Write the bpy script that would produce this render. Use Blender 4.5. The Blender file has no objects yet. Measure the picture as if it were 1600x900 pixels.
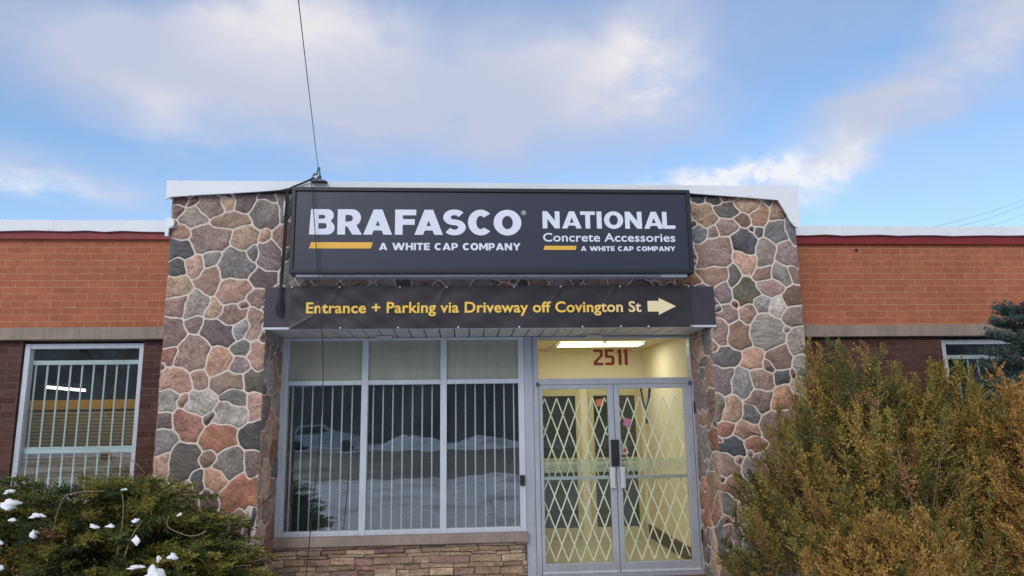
import bpy, bmesh, math, random
import numpy as np
from mathutils import Vector, Matrix

R = math.radians
rnd = random.Random(7)
nrs = np.random.RandomState(11)
sc = bpy.context.scene
col = sc.collection

# ------------------------------------------------------------------ camera
def cam_axes(pitch, yaw, roll):
    f = Vector((math.sin(yaw)*math.cos(pitch), math.cos(yaw)*math.cos(pitch), math.sin(pitch)))
    r = Vector((math.cos(yaw), -math.sin(yaw), 0.0)); u = r.cross(f)
    return (r*math.cos(roll)+u*math.sin(roll), -r*math.sin(roll)+u*math.cos(roll), f)
cr, cu, cf = cam_axes(R(10.39), R(4.067), R(-0.849))
cd = bpy.data.cameras.new('camera'); cam = bpy.data.objects.new('camera', cd); col.objects.link(cam)
cd.sensor_width = 36.0; cd.lens = 36.0*1110.0/1600.0; cd.clip_start = 0.05; cd.clip_end = 3000
m = Matrix((cr, cu, -cf)).transposed().to_4x4(); m.translation = Vector((0, -8, 1.6))
cam.matrix_world = m
sc.camera = cam

# ------------------------------------------------------------------ world, sun, exposure
SUN_EL, SUN_AZ = 32.0, 205.0          # the low sun stands behind the photographer, veiled by cloud
w = bpy.data.worlds.new('World'); sc.world = w; w.use_nodes = True
nt = w.node_tree; nt.nodes.clear()
def N(t, **k):
    n = nt.nodes.new(t)
    for a, b in k.items(): setattr(n, a, b)
    return n
def inp(sock, v):
    if isinstance(v, bpy.types.NodeSocket): nt.links.new(v, sock)
    else: sock.default_value = v
def MA(op, a, b=0.0, clamp=False):
    n = N('ShaderNodeMath', operation=op, use_clamp=clamp); inp(n.inputs[0], a); inp(n.inputs[1], b); return n.outputs[0]
def MIX(f, a, b):
    n = N('ShaderNodeMix', data_type='RGBA'); inp(n.inputs[0], f); inp(n.inputs[6], a); inp(n.inputs[7], b); return n.outputs[2]
tc = N('ShaderNodeTexCoord'); sep = N('ShaderNodeSeparateXYZ'); nt.links.new(tc.outputs['Generated'], sep.inputs[0])
X_, Y_, Z_ = sep.outputs
zz = MA('ADD', MA('MAXIMUM', Z_, 0.0), 0.16)
cmb = N('ShaderNodeCombineXYZ'); inp(cmb.inputs[0], MA('DIVIDE', X_, zz)); inp(cmb.inputs[1], MA('DIVIDE', Y_, zz))
def noise(vec, scale, detail=6.0, rough=0.55, dist=0.0):
    n = N('ShaderNodeTexNoise'); nt.links.new(vec, n.inputs['Vector'])
    n.inputs['Scale'].default_value = scale; n.inputs['Detail'].default_value = detail
    n.inputs['Roughness'].default_value = rough; n.inputs['Distortion'].default_value = dist
    return n.outputs['Fac']
n_lo = noise(cmb.outputs[0], 0.9, 6, 0.5, 0.4)
n_hi = noise(cmb.outputs[0], 2.6, 7, 0.58, 0.5)
n_w1 = noise(tc.outputs['Generated'], 4.5, 6, 0.55)
n_w2 = noise(cmb.outputs[0], 2.2, 6, 0.55)
n_p = noise(tc.outputs['Generated'], 16.0, 8, 0.6)
az = MA('ADD', MA('ARCTAN2', X_, Y_), MA('MULTIPLY', MA('SUBTRACT', n_w1, 0.5), 0.26))
el = MA('ADD', MA('ARCSINE', Z_), MA('MULTIPLY', MA('SUBTRACT', n_w2, 0.5), 0.13))
def lobes(lst):
    tot = None
    for a, e, sa, se, th, amp in lst:
        a, e, sa, se, th = R(a), R(e), R(sa), R(se), R(th)
        da = MA('SUBTRACT', az, a); de = MA('SUBTRACT', el, e)
        u = MA('DIVIDE', MA('ADD', MA('MULTIPLY', da, math.cos(th)), MA('MULTIPLY', de, math.sin(th))), sa)
        v = MA('DIVIDE', MA('SUBTRACT', MA('MULTIPLY', de, math.cos(th)), MA('MULTIPLY', da, math.sin(th))), se)
        q = MA('ADD', MA('MULTIPLY', u, u), MA('MULTIPLY', v, v))
        g = MA('MULTIPLY', MA('POWER', 2.71828, MA('MULTIPLY', q, -1.0)), amp)
        tot = g if tot is None else MA('ADD', tot, g)
    return tot
#            azimuth, elevation, size, size, tilt, strength  (degrees; clouds of this sky)
GREY = [(-25, 25.8, 14, 4.3, 4, 1.5), (-9, 25.0, 12, 5.0, 0, 1.1), (-31, 16.6, 12, 1.7, -6, 0.9), (-12, 31, 9, 5, 0, 0.8),
        (5, 26.5, 7, 7, 20, 0.75), (14, 27.5, 10, 5.0, 25, 1.15), (18, 22.5, 8, 3.0, 20, 0.6), (35, 21.8, 11, 3.0, 20, 2.1), (31, 17.8, 10, 1.6, 12, 1.3), (40, 26.0, 5, 2.5, 20, 0.8)]
BRIGHT = [(-13.5, 29.5, 6.5, 3.2, 0, 0.85), (-23, 22.0, 7, 2.2, 0, 0.5), (15, 26.6, 4.6, 3.0, 20, 1.0), (9, 30.0, 6, 3.0, 0, 0.4), (38, 22.6, 4, 1.6, 15, 0.45),
          (-34, 16.3, 7, 1.3, 0, 0.6)]
PUFF = [(24.5, 18.2, 4.6, 1.8, 8, 1.35), (29.5, 16.8, 4.0, 1.6, 0, 0.9), (17, 18.4, 6.0, 0.9, 3, 0.8), (-33, 15.6, 5, .8, 0, .8), (42, 27.5, 1.6, 2.0, 30, 0.5)]
gm = MA('MULTIPLY', lobes(GREY), MA('ADD', -0.92, MA('ADD', MA('MULTIPLY', n_lo, 2.1), MA('MULTIPLY', n_hi, 1.35))))
bm = MA('MULTIPLY', lobes(BRIGHT), MA('ADD', -0.45, MA('MULTIPLY', n_hi, 2.7)))
pm = MA('MULTIPLY', lobes(PUFF), MA('MULTIPLY', MA('SUBTRACT', n_p, 0.30), 3.4))
front = MA('MULTIPLY', MA('ADD', Y_, 0.15), 2.2, clamp=True)                # 1 over the building, 0 behind the camera
back = MA('SUBTRACT', 1.0, front)
over = MA('MULTIPLY', MA('SUBTRACT', MA('ARCSINE', Z_), R(40)), 3.0, clamp=True)
gen = MA('MULTIPLY', MA('MAXIMUM', back, over), MA('MULTIPLY', MA('SUBTRACT', n_lo, 0.22), 2.6, clamp=True))
sky = N('ShaderNodeTexSky', sky_type='NISHITA', sun_disc=False, sun_elevation=R(SUN_EL), sun_rotation=R(SUN_AZ))
sky.air_density = 1.0; sky.dust_density = 0.4; sky.ozone_density = 1.6
skyc = N('ShaderNodeBackground'); tint = N('ShaderNodeMix', data_type='RGBA', blend_type='MULTIPLY'); tint.inputs[0].default_value = 1.0; nt.links.new(sky.outputs[0], tint.inputs[6]); tint.inputs[7].default_value = (0.80, 0.95, 1.03, 1)
nt.links.new(tint.outputs[2], skyc.inputs[0]); skyc.inputs[1].default_value = 0.2
ccol = MIX(MA('MULTIPLY', bm, 1.0, clamp=True), (0.53, 0.585, 0.755, 1), (0.90, 0.855, 0.855, 1))
ccol = MIX(back, ccol, (1.02, 0.95, 0.92, 1))
ccol = MIX(MA('MULTIPLY', pm, 1.0, clamp=True), ccol, (0.87, 0.90, 0.95, 1))
mask = MA('MAXIMUM', MA('MAXIMUM', MA('MULTIPLY', gm, 0.95, clamp=True), MA('MULTIPLY', pm, 1.0, clamp=True)), MA('MULTIPLY', gen, 1.0, clamp=True))
mask = MA('MAXIMUM', mask, MA('MULTIPLY', bm, 0.7, clamp=True))
veil = MA('MULTIPLY', MA('SUBTRACT', MA('ADD', MA('MULTIPLY', n_w1, 0.5), MA('MULTIPLY', n_hi, 0.5)), 0.26), 1.15, clamp=True)      # thin high cloud between the banks
mask = MA('MAXIMUM', mask, veil)
cl = N('ShaderNodeBackground'); nt.links.new(ccol, cl.inputs[0]); cl.inputs[1].default_value = 1.0
ms = N('ShaderNodeMixShader'); nt.links.new(mask, ms.inputs[0]); nt.links.new(skyc.outputs[0], ms.inputs[1]); nt.links.new(cl.outputs[0], ms.inputs[2])
wo = N('ShaderNodeOutputWorld'); nt.links.new(ms.outputs[0], wo.inputs[0])

sd = bpy.data.lights.new('sun', 'SUN'); sd.energy = 1.25; sd.angle = R(28); sd.color = (1.0, 0.93, 0.86)
sun = bpy.data.objects.new('sun', sd); col.objects.link(sun)
saz = R(SUN_AZ)
sdir = Vector((math.sin(saz)*math.cos(R(SUN_EL)), math.cos(saz)*math.cos(R(SUN_EL)), math.sin(R(SUN_EL))))
sun.rotation_euler = sdir.to_track_quat('Z', 'Y').to_euler(); sun.location = sdir*40

vs = sc.view_settings; vs.view_transform = 'Standard'; vs.look = 'None'; vs.exposure = 0.0; vs.gamma = 1.0; vs.use_curve_mapping = False
sc.cycles.use_denoising = True; sc.cycles.max_bounces = 8; sc.cycles.transparent_max_bounces = 16
sc.cycles.sample_clamp_indirect = 6.0

# ------------------------------------------------------------------ helpers: objects
def tag(o, label=None, cat=None, group=None, kind=None):
    if label: o['label'] = label
    if cat: o['category'] = cat
    if group: o['group'] = group
    if kind: o['kind'] = kind
    return o
def empty(name, loc=(0, 0, 0)):
    o = bpy.data.objects.new(name, None); col.objects.link(o); o.location = loc; o.empty_display_size = 0.2; return o
def link(name, me, mats, parent=None, smooth=False):
    o = bpy.data.objects.new(name, me); col.objects.link(o)
    for mm in (mats if isinstance(mats, (list, tuple)) else [mats]): me.materials.append(mm)
    if smooth: me.polygons.foreach_set('use_smooth', [True]*len(me.polygons))
    if parent:
        o.parent = parent
        bp = parent
        off = Vector((0, 0, 0))
        while bp is not None: off += bp.location; bp = bp.parent
        o.location = -off
    return o
class MB:
    def __init__(s): s.v = []; s.f = []; s.mi = []
    def add(s, vs_, fs, mi=0):
        b = len(s.v); s.v += [tuple(x) for x in vs_]; s.f += [tuple(i+b for i in q) for q in fs]; s.mi += [mi]*len(fs)
        return s
    def box(s, x0, x1, y0, y1, z0, z1, bev=0.0, mi=0):
        if bev <= 0:
            s.add([(x0,y0,z0),(x1,y0,z0),(x1,y1,z0),(x0,y1,z0),(x0,y0,z1),(x1,y0,z1),(x1,y1,z1),(x0,y1,z1)],
                  [(0,3,2,1),(4,5,6,7),(0,1,5,4),(1,2,6,5),(2,3,7,6),(3,0,4,7)], mi)
        else:
            bm_ = bmesh.new(); bmesh.ops.create_cube(bm_, size=1.0)
            for v in bm_.verts: v.co = ((x0+x1)/2+v.co.x*(x1-x0), (y0+y1)/2+v.co.y*(y1-y0), (z0+z1)/2+v.co.z*(z1-z0))
            bev = min(bev, 0.45*min(x1-x0, y1-y0, z1-z0))
            bmesh.ops.bevel(bm_, geom=bm_.edges[:], offset=bev, segments=2, affect='EDGES', profile=0.6)
            bm_.verts.index_update()
            s.add([v.co[:] for v in bm_.verts], [[v.index for v in f.verts] for f in bm_.faces], mi); bm_.free()
        return s
    def prism(s, poly, y0, y1, mi=0):          # polygon in (x, z), extruded along y
        n = len(poly)
        a = sum(poly[i][0]*poly[(i+1)%n][1]-poly[(i+1)%n][0]*poly[i][1] for i in range(n))
        if a < 0: poly = poly[::-1]
        vs_ = [(x, y0, z) for x, z in poly]+[(x, y1, z) for x, z in poly]
        fs = [tuple(range(n)), tuple(range(2*n-1, n-1, -1))]+[(i, i+n, (i+1)%n+n, (i+1)%n) for i in range(n)]
        return s.add(vs_, fs, mi)
    def tube(s, pts, rad, seg=8, mi=0):
        pts = [Vector(p) for p in pts]; n = len(pts); rr = rad if isinstance(rad, (list, tuple)) else [rad]*n
        vs_ = []; up = Vector((0.13, 0.31, 0.94))
        for i, p in enumerate(pts):
            t = (pts[min(i+1, n-1)]-pts[max(i-1, 0)]).normalized()
            a = t.cross(up)
            if a.length < 0.05: a = t.cross(Vector((1, 0, 0)))
            a.normalize(); b = t.cross(a)
            for k in range(seg):
                an = 2*math.pi*k/seg; vs_.append(p+(a*math.cos(an)+b*math.sin(an))*rr[i])
        fs = [(i*seg+k, i*seg+(k+1)%seg, (i+1)*seg+(k+1)%seg, (i+1)*seg+k) for i in range(n-1) for k in range(seg)]
        fs += [tuple(range(seg-1, -1, -1)), tuple((n-1)*seg+k for k in range(seg))]
        return s.add(vs_, fs, mi)
    def build(s, name, mats, parent=None, smooth=False):
        me = bpy.data.meshes.new(name); me.from_pydata(s.v, [], s.f)
        me.polygons.foreach_set('material_index', s.mi); me.update()
        return link(name, me, mats, parent, smooth)

# ------------------------------------------------------------------ helpers: materials
def srgb(r, g, b, k=1.0):
    f = lambda c: (c/255/12.92 if c/255 <= 0.04045 else ((c/255+0.055)/1.055)**2.4)
    return (min(1, f(r)*k), min(1, f(g)*k), min(1, f(b)*k), 1.0)
class NT:
    def __init__(s, name):
        s.m = bpy.data.materials.new(name); s.m.use_nodes = True; s.t = s.m.node_tree; s.t.nodes.clear()
        s.out = s.n('ShaderNodeOutputMaterial')
    def n(s, t, **k):
        q = s.t.nodes.new(t)
        for a, b in k.items(): setattr(q, a, b)
        return q
    def set(s, sock, v):
        if isinstance(v, bpy.types.NodeSocket): s.t.links.new(v, sock)
        else: sock.default_value = v
    def math(s, op, a, b=0.0, clamp=False):
        q = s.n('ShaderNodeMath', operation=op, use_clamp=clamp); s.set(q.inputs[0], a); s.set(q.inputs[1], b); return q.outputs[0]
    def mix(s, f, a, b, mode='MIX'):
        q = s.n('ShaderNodeMix', data_type='RGBA', blend_type=mode); s.set(q.inputs[0], f); s.set(q.inputs[6], a); s.set(q.inputs[7], b); return q.outputs[2]
    def noise(s, vec, scale, detail=5, rough=0.55, dist=0.0, out='Fac'):
        q = s.n('ShaderNodeTexNoise'); s.set(q.inputs['Vector'], vec); q.inputs['Scale'].default_value = scale
        q.inputs['Detail'].default_value = detail; q.inputs['Roughness'].default_value = rough; q.inputs['Distortion'].default_value = dist
        return q.outputs[out]
    def pos(s): return s.n('ShaderNodeNewGeometry').outputs['Position']
    def ramp(s, f, a, b, lo=0.0, hi=1.0):
        q = s.n('ShaderNodeMapRange'); s.set(q.inputs[0], f); q.inputs[1].default_value = lo; q.inputs[2].default_value = hi
        q.inputs[3].default_value = a; q.inputs[4].default_value = b; return q.outputs[0]
    def scale(s, vec, v):
        q = s.n('ShaderNodeVectorMath', operation='MULTIPLY'); s.set(q.inputs[0], vec); q.inputs[1].default_value = v; return q.outputs[0]
    def bump(s, h, strength=0.3, dist=0.01):
        q = s.n('ShaderNodeBump'); s.set(q.inputs['Height'], h); q.inputs['Strength'].default_value = strength; q.inputs['Distance'].default_value = dist
        return q.outputs[0]
    def pbr(s, color, rough=0.6, metal=0.0, normal=None, spec=0.5, coat=0.0):
        q = s.n('ShaderNodeBsdfPrincipled'); s.set(q.inputs['Base Color'], color); s.set(q.inputs['Roughness'], rough)
        q.inputs['Metallic'].default_value = metal; q.inputs['Specular IOR Level'].default_value = spec
        if normal is not None: s.set(q.inputs['Normal'], normal)
        s.t.links.new(q.outputs[0], s.out.inputs[0]); return s.m
def plain(name, c, rough=0.6, metal=0.0, var=0.18, vscale=3.0, bscale=60.0, bstr=0.1, spec=0.5, streak=0.0, rvar=0.1):
    """a painted or metal surface with uneven tone, grime and a little surface relief"""
    t = NT(name); p = t.pos()
    a = t.noise(p, vscale, 6, 0.6); b = t.noise(p, vscale*14, 4, 0.6)
    f = t.ramp(t.math('ADD', t.math('MULTIPLY', a, 0.65), t.math('MULTIPLY', b, 0.35)), 1-var, 1+var, 0.3, 0.7)
    if streak > 0:
        s_ = t.noise(t.scale(p, (9, 9, 0.7)), 3.0, 5, 0.6); f = t.math('MULTIPLY', f, t.ramp(s_, 1-streak, 1.03, 0.3, 0.6))
    cc = t.mix(1.0, c, t.n('ShaderNodeCombineColor').outputs[0], 'MULTIPLY')
    comb = [x for x in t.t.nodes if x.bl_idname == 'ShaderNodeCombineColor'][-1]
    for i in range(3): t.set(comb.inputs[i], f)
    rr = t.ramp(b, max(0.03, rough-rvar), min(1, rough+rvar), 0.3, 0.7)
    return t.pbr(cc, rr, metal, t.bump(t.noise(p, bscale, 4, 0.6), bstr, 0.004), spec)
def emis(name, c, strength):
    t = NT(name); e = t.n('ShaderNodeEmission'); e.inputs[0].default_value = c; e.inputs[1].default_value = strength
    t.t.links.new(e.outputs[0], t.out.inputs[0]); return t.m
def glass(name, tint=(0.86, 0.93, 0.92, 1), ior=1.75, haze=0.0, hazecol=(0.4, 0.45, 0.4, 1)):
    t = NT(name); p = t.pos()
    nrm = t.bump(t.noise(p, 1.4, 2, 0.5), 0.05, 0.03)
    r0 = ((ior-1)/(ior+1))**2
    lw = t.n('ShaderNodeLayerWeight'); lw.inputs[0].default_value = 0.5; t.set(lw.inputs['Normal'], nrm)
    refl = t.math('ADD', r0, t.math('MULTIPLY', t.math('POWER', lw.outputs['Facing'], 5.0), 1-r0))
    tr = t.n('ShaderNodeBsdfTransparent'); tr.inputs[0].default_value = tint
    gl = t.n('ShaderNodeBsdfGlossy'); gl.inputs['Roughness'].default_value = 0.012; t.set(gl.inputs['Normal'], nrm)
    gl.inputs[0].default_value = (0.93, 0.97, 1, 1)
    mx = t.n('ShaderNodeMixShader'); t.set(mx.inputs[0], refl); t.t.links.new(tr.outputs[0], mx.inputs[1]); t.t.links.new(gl.outputs[0], mx.inputs[2])
    last = mx.outputs[0]
    df = t.n('ShaderNodeBsdfDiffuse'); df.inputs[0].default_value = hazecol
    m2 = t.n('ShaderNodeMixShader'); t.set(m2.inputs[0], t.ramp(t.noise(p, 2.5, 6, 0.65), haze*0.4, haze*1.6+0.012, 0.35, 0.7))
    t.t.links.new(last, m2.inputs[1]); t.t.links.new(df.outputs[0], m2.inputs[2])
    t.t.links.new(m2.outputs[0], t.out.inputs[0]); return t.m
def brick_mat(name, c1, c2, mortar, bw, bh, ms_, zoff, xoff=0.0, bstr=0.5):
    t = NT(name); p = t.pos(); sp = t.n('ShaderNodeSeparateXYZ'); t.set(sp.inputs[0], p)
    cb = t.n('ShaderNodeCombineXYZ'); wob = t.math('MULTIPLY', t.math('SUBTRACT', t.noise(p, 5, 3), 0.5), 0.006)
    t.set(cb.inputs[0], t.math('ADD', t.math('ADD', sp.outputs[0], sp.outputs[1]), t.math('ADD', wob, xoff))); t.set(cb.inputs[1], t.math('ADD', t.math('SUBTRACT', sp.outputs[2], zoff), wob))
    b = t.n('ShaderNodeTexBrick'); t.set(b.inputs['Vector'], cb.outputs[0]); b.offset = 0.5
    b.inputs['Color1'].default_value = (0, 0, 0, 1); b.inputs['Color2'].default_value = (1, 1, 1, 1); b.inputs['Mortar'].default_value = (0.5, 0.5, 0.5, 1)
    b.inputs['Scale'].default_value = 1.0; b.inputs['Mortar Size'].default_value = ms_; b.inputs['Mortar Smooth'].default_value = 0.25
    b.inputs['Brick Width'].default_value = bw; b.inputs['Row Height'].default_value = bh; b.inputs['Bias'].default_value = 0.0
    cc = t.mix(b.outputs['Color'], c1, c2)
    g1 = t.math('ADD', t.math('MULTIPLY', t.noise(p, 1.3, 6, 0.6), 0.6), t.math('MULTIPLY', t.noise(t.scale(p, (3.2, 3.2, 0.35)), 1.6, 5, 0.6), 0.4)); g2 = t.noise(t.scale(p, (30, 30, 80)), 2.0, 4, 0.6); g3 = t.noise(p, 14, 5, 0.6)
    f = t.math('MULTIPLY', t.ramp(g1, 0.86, 1.12, 0.3, 0.7), t.math('MULTIPLY', t.ramp(g2, 0.82, 1.15, 0.3, 0.7), t.ramp(g3, 0.85, 1.12, 0.3, 0.7)))
    k = t.n('ShaderNodeCombineColor')
    for i in range(3): t.set(k.inputs[i], f)
    cc = t.mix(1.0, cc, k.outputs[0], 'MULTIPLY')
    mfac = t.math('MULTIPLY', b.outputs['Fac'], t.ramp(t.noise(p, 9, 4, 0.6), 0.2, 0.85, 0.35, 0.65))
    cc = t.mix(mfac, cc, mortar)
    h = t.math('ADD', t.math('MULTIPLY', t.math('SUBTRACT', 1.0, b.outputs['Fac']), 1.0), t.math('MULTIPLY', g2, 0.5))
    return t.pbr(cc, 0.85, 0, t.bump(h, bstr, 0.006), 0.25)

# ------------------------------------------------------------------ materials
M_brick = brick_mat('orange_brick', srgb(156, 95, 69, 1.03), srgb(166, 103, 76, 1.03), srgb(194, 152, 126, 1.0), 0.257, 0.0758, 0.0045, 3.62)
M_dbrick = brick_mat('dark_brick', srgb(72, 50, 46, 1.0), srgb(94, 66, 60, 1.0), srgb(120, 98, 90), 0.257, 0.0758, 0.004, 2.51, 0.1)
M_mortar = plain('mortar', srgb(216, 206, 196, 0.95), 0.9, 0, 0.10, 5, 90, 0.35, 0.2)
M_white = plain('white_roof_membrane', srgb(216, 222, 230, 1.05), 0.55, 0, 0.07, 1.2, 6, 0.5, 0.4, 0.0)
M_red = plain('dark_red_fascia', srgb(132, 22, 30, 0.85), 0.45, 0, 0.15, 2.5, 40, 0.08, 0.5, 0.12)
M_conc = plain('concrete_band', srgb(150, 138, 128, 0.95), 0.9, 0, 0.2, 3.5, 110, 0.45, 0.2, 0.18)
M_alu = plain('anodised_aluminium', srgb(176, 182, 192, 0.95), 0.42, 0.35, 0.1, 2.0, 60, 0.04, 0.5, 0.1)
M_aluw = plain('pale_painted_frame', srgb(196, 204, 216, 0.95), 0.45, 0.1, 0.08, 2.0, 60, 0.05, 0.5, 0.12)
M_bar = plain('pale_bar_paint', srgb(226, 238, 238, 1.0), 0.5, 0, 0.06, 4, 80, 0.05)
M_lat = plain('cream_lattice_paint', srgb(240, 238, 224, 1.0), 0.5, 0, 0.1, 4, 80, 0.05)
M_glass = glass('window_glass', (0.95, 0.985, 0.985, 1), 2.25, 0.03, (0.30, 0.36, 0.38, 1))
M_dglass = glass('door_glass', (0.93, 0.96, 0.92, 1), 1.42, 0.012, (0.5, 0.55, 0.5, 1))
M_tglass = glass('transom_glass', (0.95, 0.96, 0.92, 1), 1.3, 0.01, (0.5, 0.5, 0.45, 1))
M_frost = glass('frosted_strip', (0.95, 0.97, 0.94, 1), 1.3, 0.27, (0.66, 0.66, 0.56, 1))
M_panel = plain('grey_green_panel', srgb(150, 152, 140, 1.0), 0.5, 0, 0.12, 1.6, 30, 0.05, 0.5, 0.1)
M_black = plain('black_plastic', (0.012, 0.012, 0.014, 1), 0.4, 0, 0.2, 8, 60, 0.05)
M_steel = plain('pull_metal', srgb(214, 216, 220), 0.35, 0.5, 0.03, 6, 20, 0.0)
M_signface = plain('dark_slate_sign_face', srgb(36, 42, 62, 1.0), 0.36, 0, 0.04, 0.7, 20, 0.0, 0.5, 0, 0.0)
M_signframe = plain('dark_slate_sign_frame', srgb(30, 33, 46, 0.85), 0.4, 0.1, 0.12, 2.5, 60, 0.05, 0.5, 0.1)
M_letter = plain('pale_vinyl_letter', srgb(214, 222, 238, 1.0), 0.5, 0, 0.04, 3, 40, 0.02)
M_yel = plain('yellow_vinyl', srgb(222, 172, 66, 1.05), 0.5, 0, 0.05, 3, 40, 0.02)
M_fascia = plain('dark_canopy_metal', srgb(56, 54, 66, 0.9), 0.45, 0.1, 0.15, 2.5, 60, 0.06, 0.5, 0.12)
M_banner = plain('black_banner_vinyl', srgb(34, 33, 40, 0.9), 0.5, 0, 0.1, 2.0, 60, 0.04)
M_soffit = plain('white_soffit_metal', srgb(196, 196, 192, 0.9), 0.5, 0.1, 0.12, 2.5, 60, 0.05, 0.5, 0.12)
M_dark = plain('dark_gap', (0.01, 0.01, 0.011, 1), 0.8)
M_cable = plain('black_cable', (0.012, 0.012, 0.014, 1), 0.5, 0, 0.2, 20, 60, 0.05)
M_galv = plain('weathered_hardware', srgb(92, 100, 116, 0.8), 0.45, 0.5, 0.25, 12, 80, 0.1)
M_snow = plain('old_snow', srgb(232, 236, 244, 1.0), 0.75, 0, 0.06, 2.0, 14, 0.5, 0.3)
M_ywall = plain('cream_yellow_paint', srgb(240, 229, 198, 1.0), 0.6, 0, 0.04, 1.2, 30, 0.03)
M_ceil = plain('cream_ceiling_tile', srgb(226, 214, 176, 0.95), 0.8, 0, 0.05, 2, 60, 0.1)
M_floor = plain('beige_floor_tile', srgb(196, 184, 150, 0.9), 0.4, 0, 0.08, 2, 30, 0.05)
M_base = plain('brown_baseboard', srgb(92, 78, 60), 0.5)
M_iframe = plain('cream_inner_frame', srgb(206, 194, 152, 0.9), 0.5, 0, 0.06, 2, 40, 0.03)
M_ipane = plain('dark_inner_pane', srgb(52, 56, 52), 0.2, 0, 0.35, 1.3, 20, 0.02)
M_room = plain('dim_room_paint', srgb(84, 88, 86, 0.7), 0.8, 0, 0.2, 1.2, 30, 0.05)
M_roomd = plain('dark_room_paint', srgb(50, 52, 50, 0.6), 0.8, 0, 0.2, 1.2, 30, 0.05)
M_num = plain('rust_red_number', srgb(150, 46, 18, 1.0), 0.5, 0, 0.12, 12, 50, 0.03)
M_lamp = emis('warm_ceiling_lamp', (1.0, 0.95, 0.86, 1), 11.0)
M_tube = emis('fluorescent_tube', (1.0, 0.90, 0.80, 1), 7.0)

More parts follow.
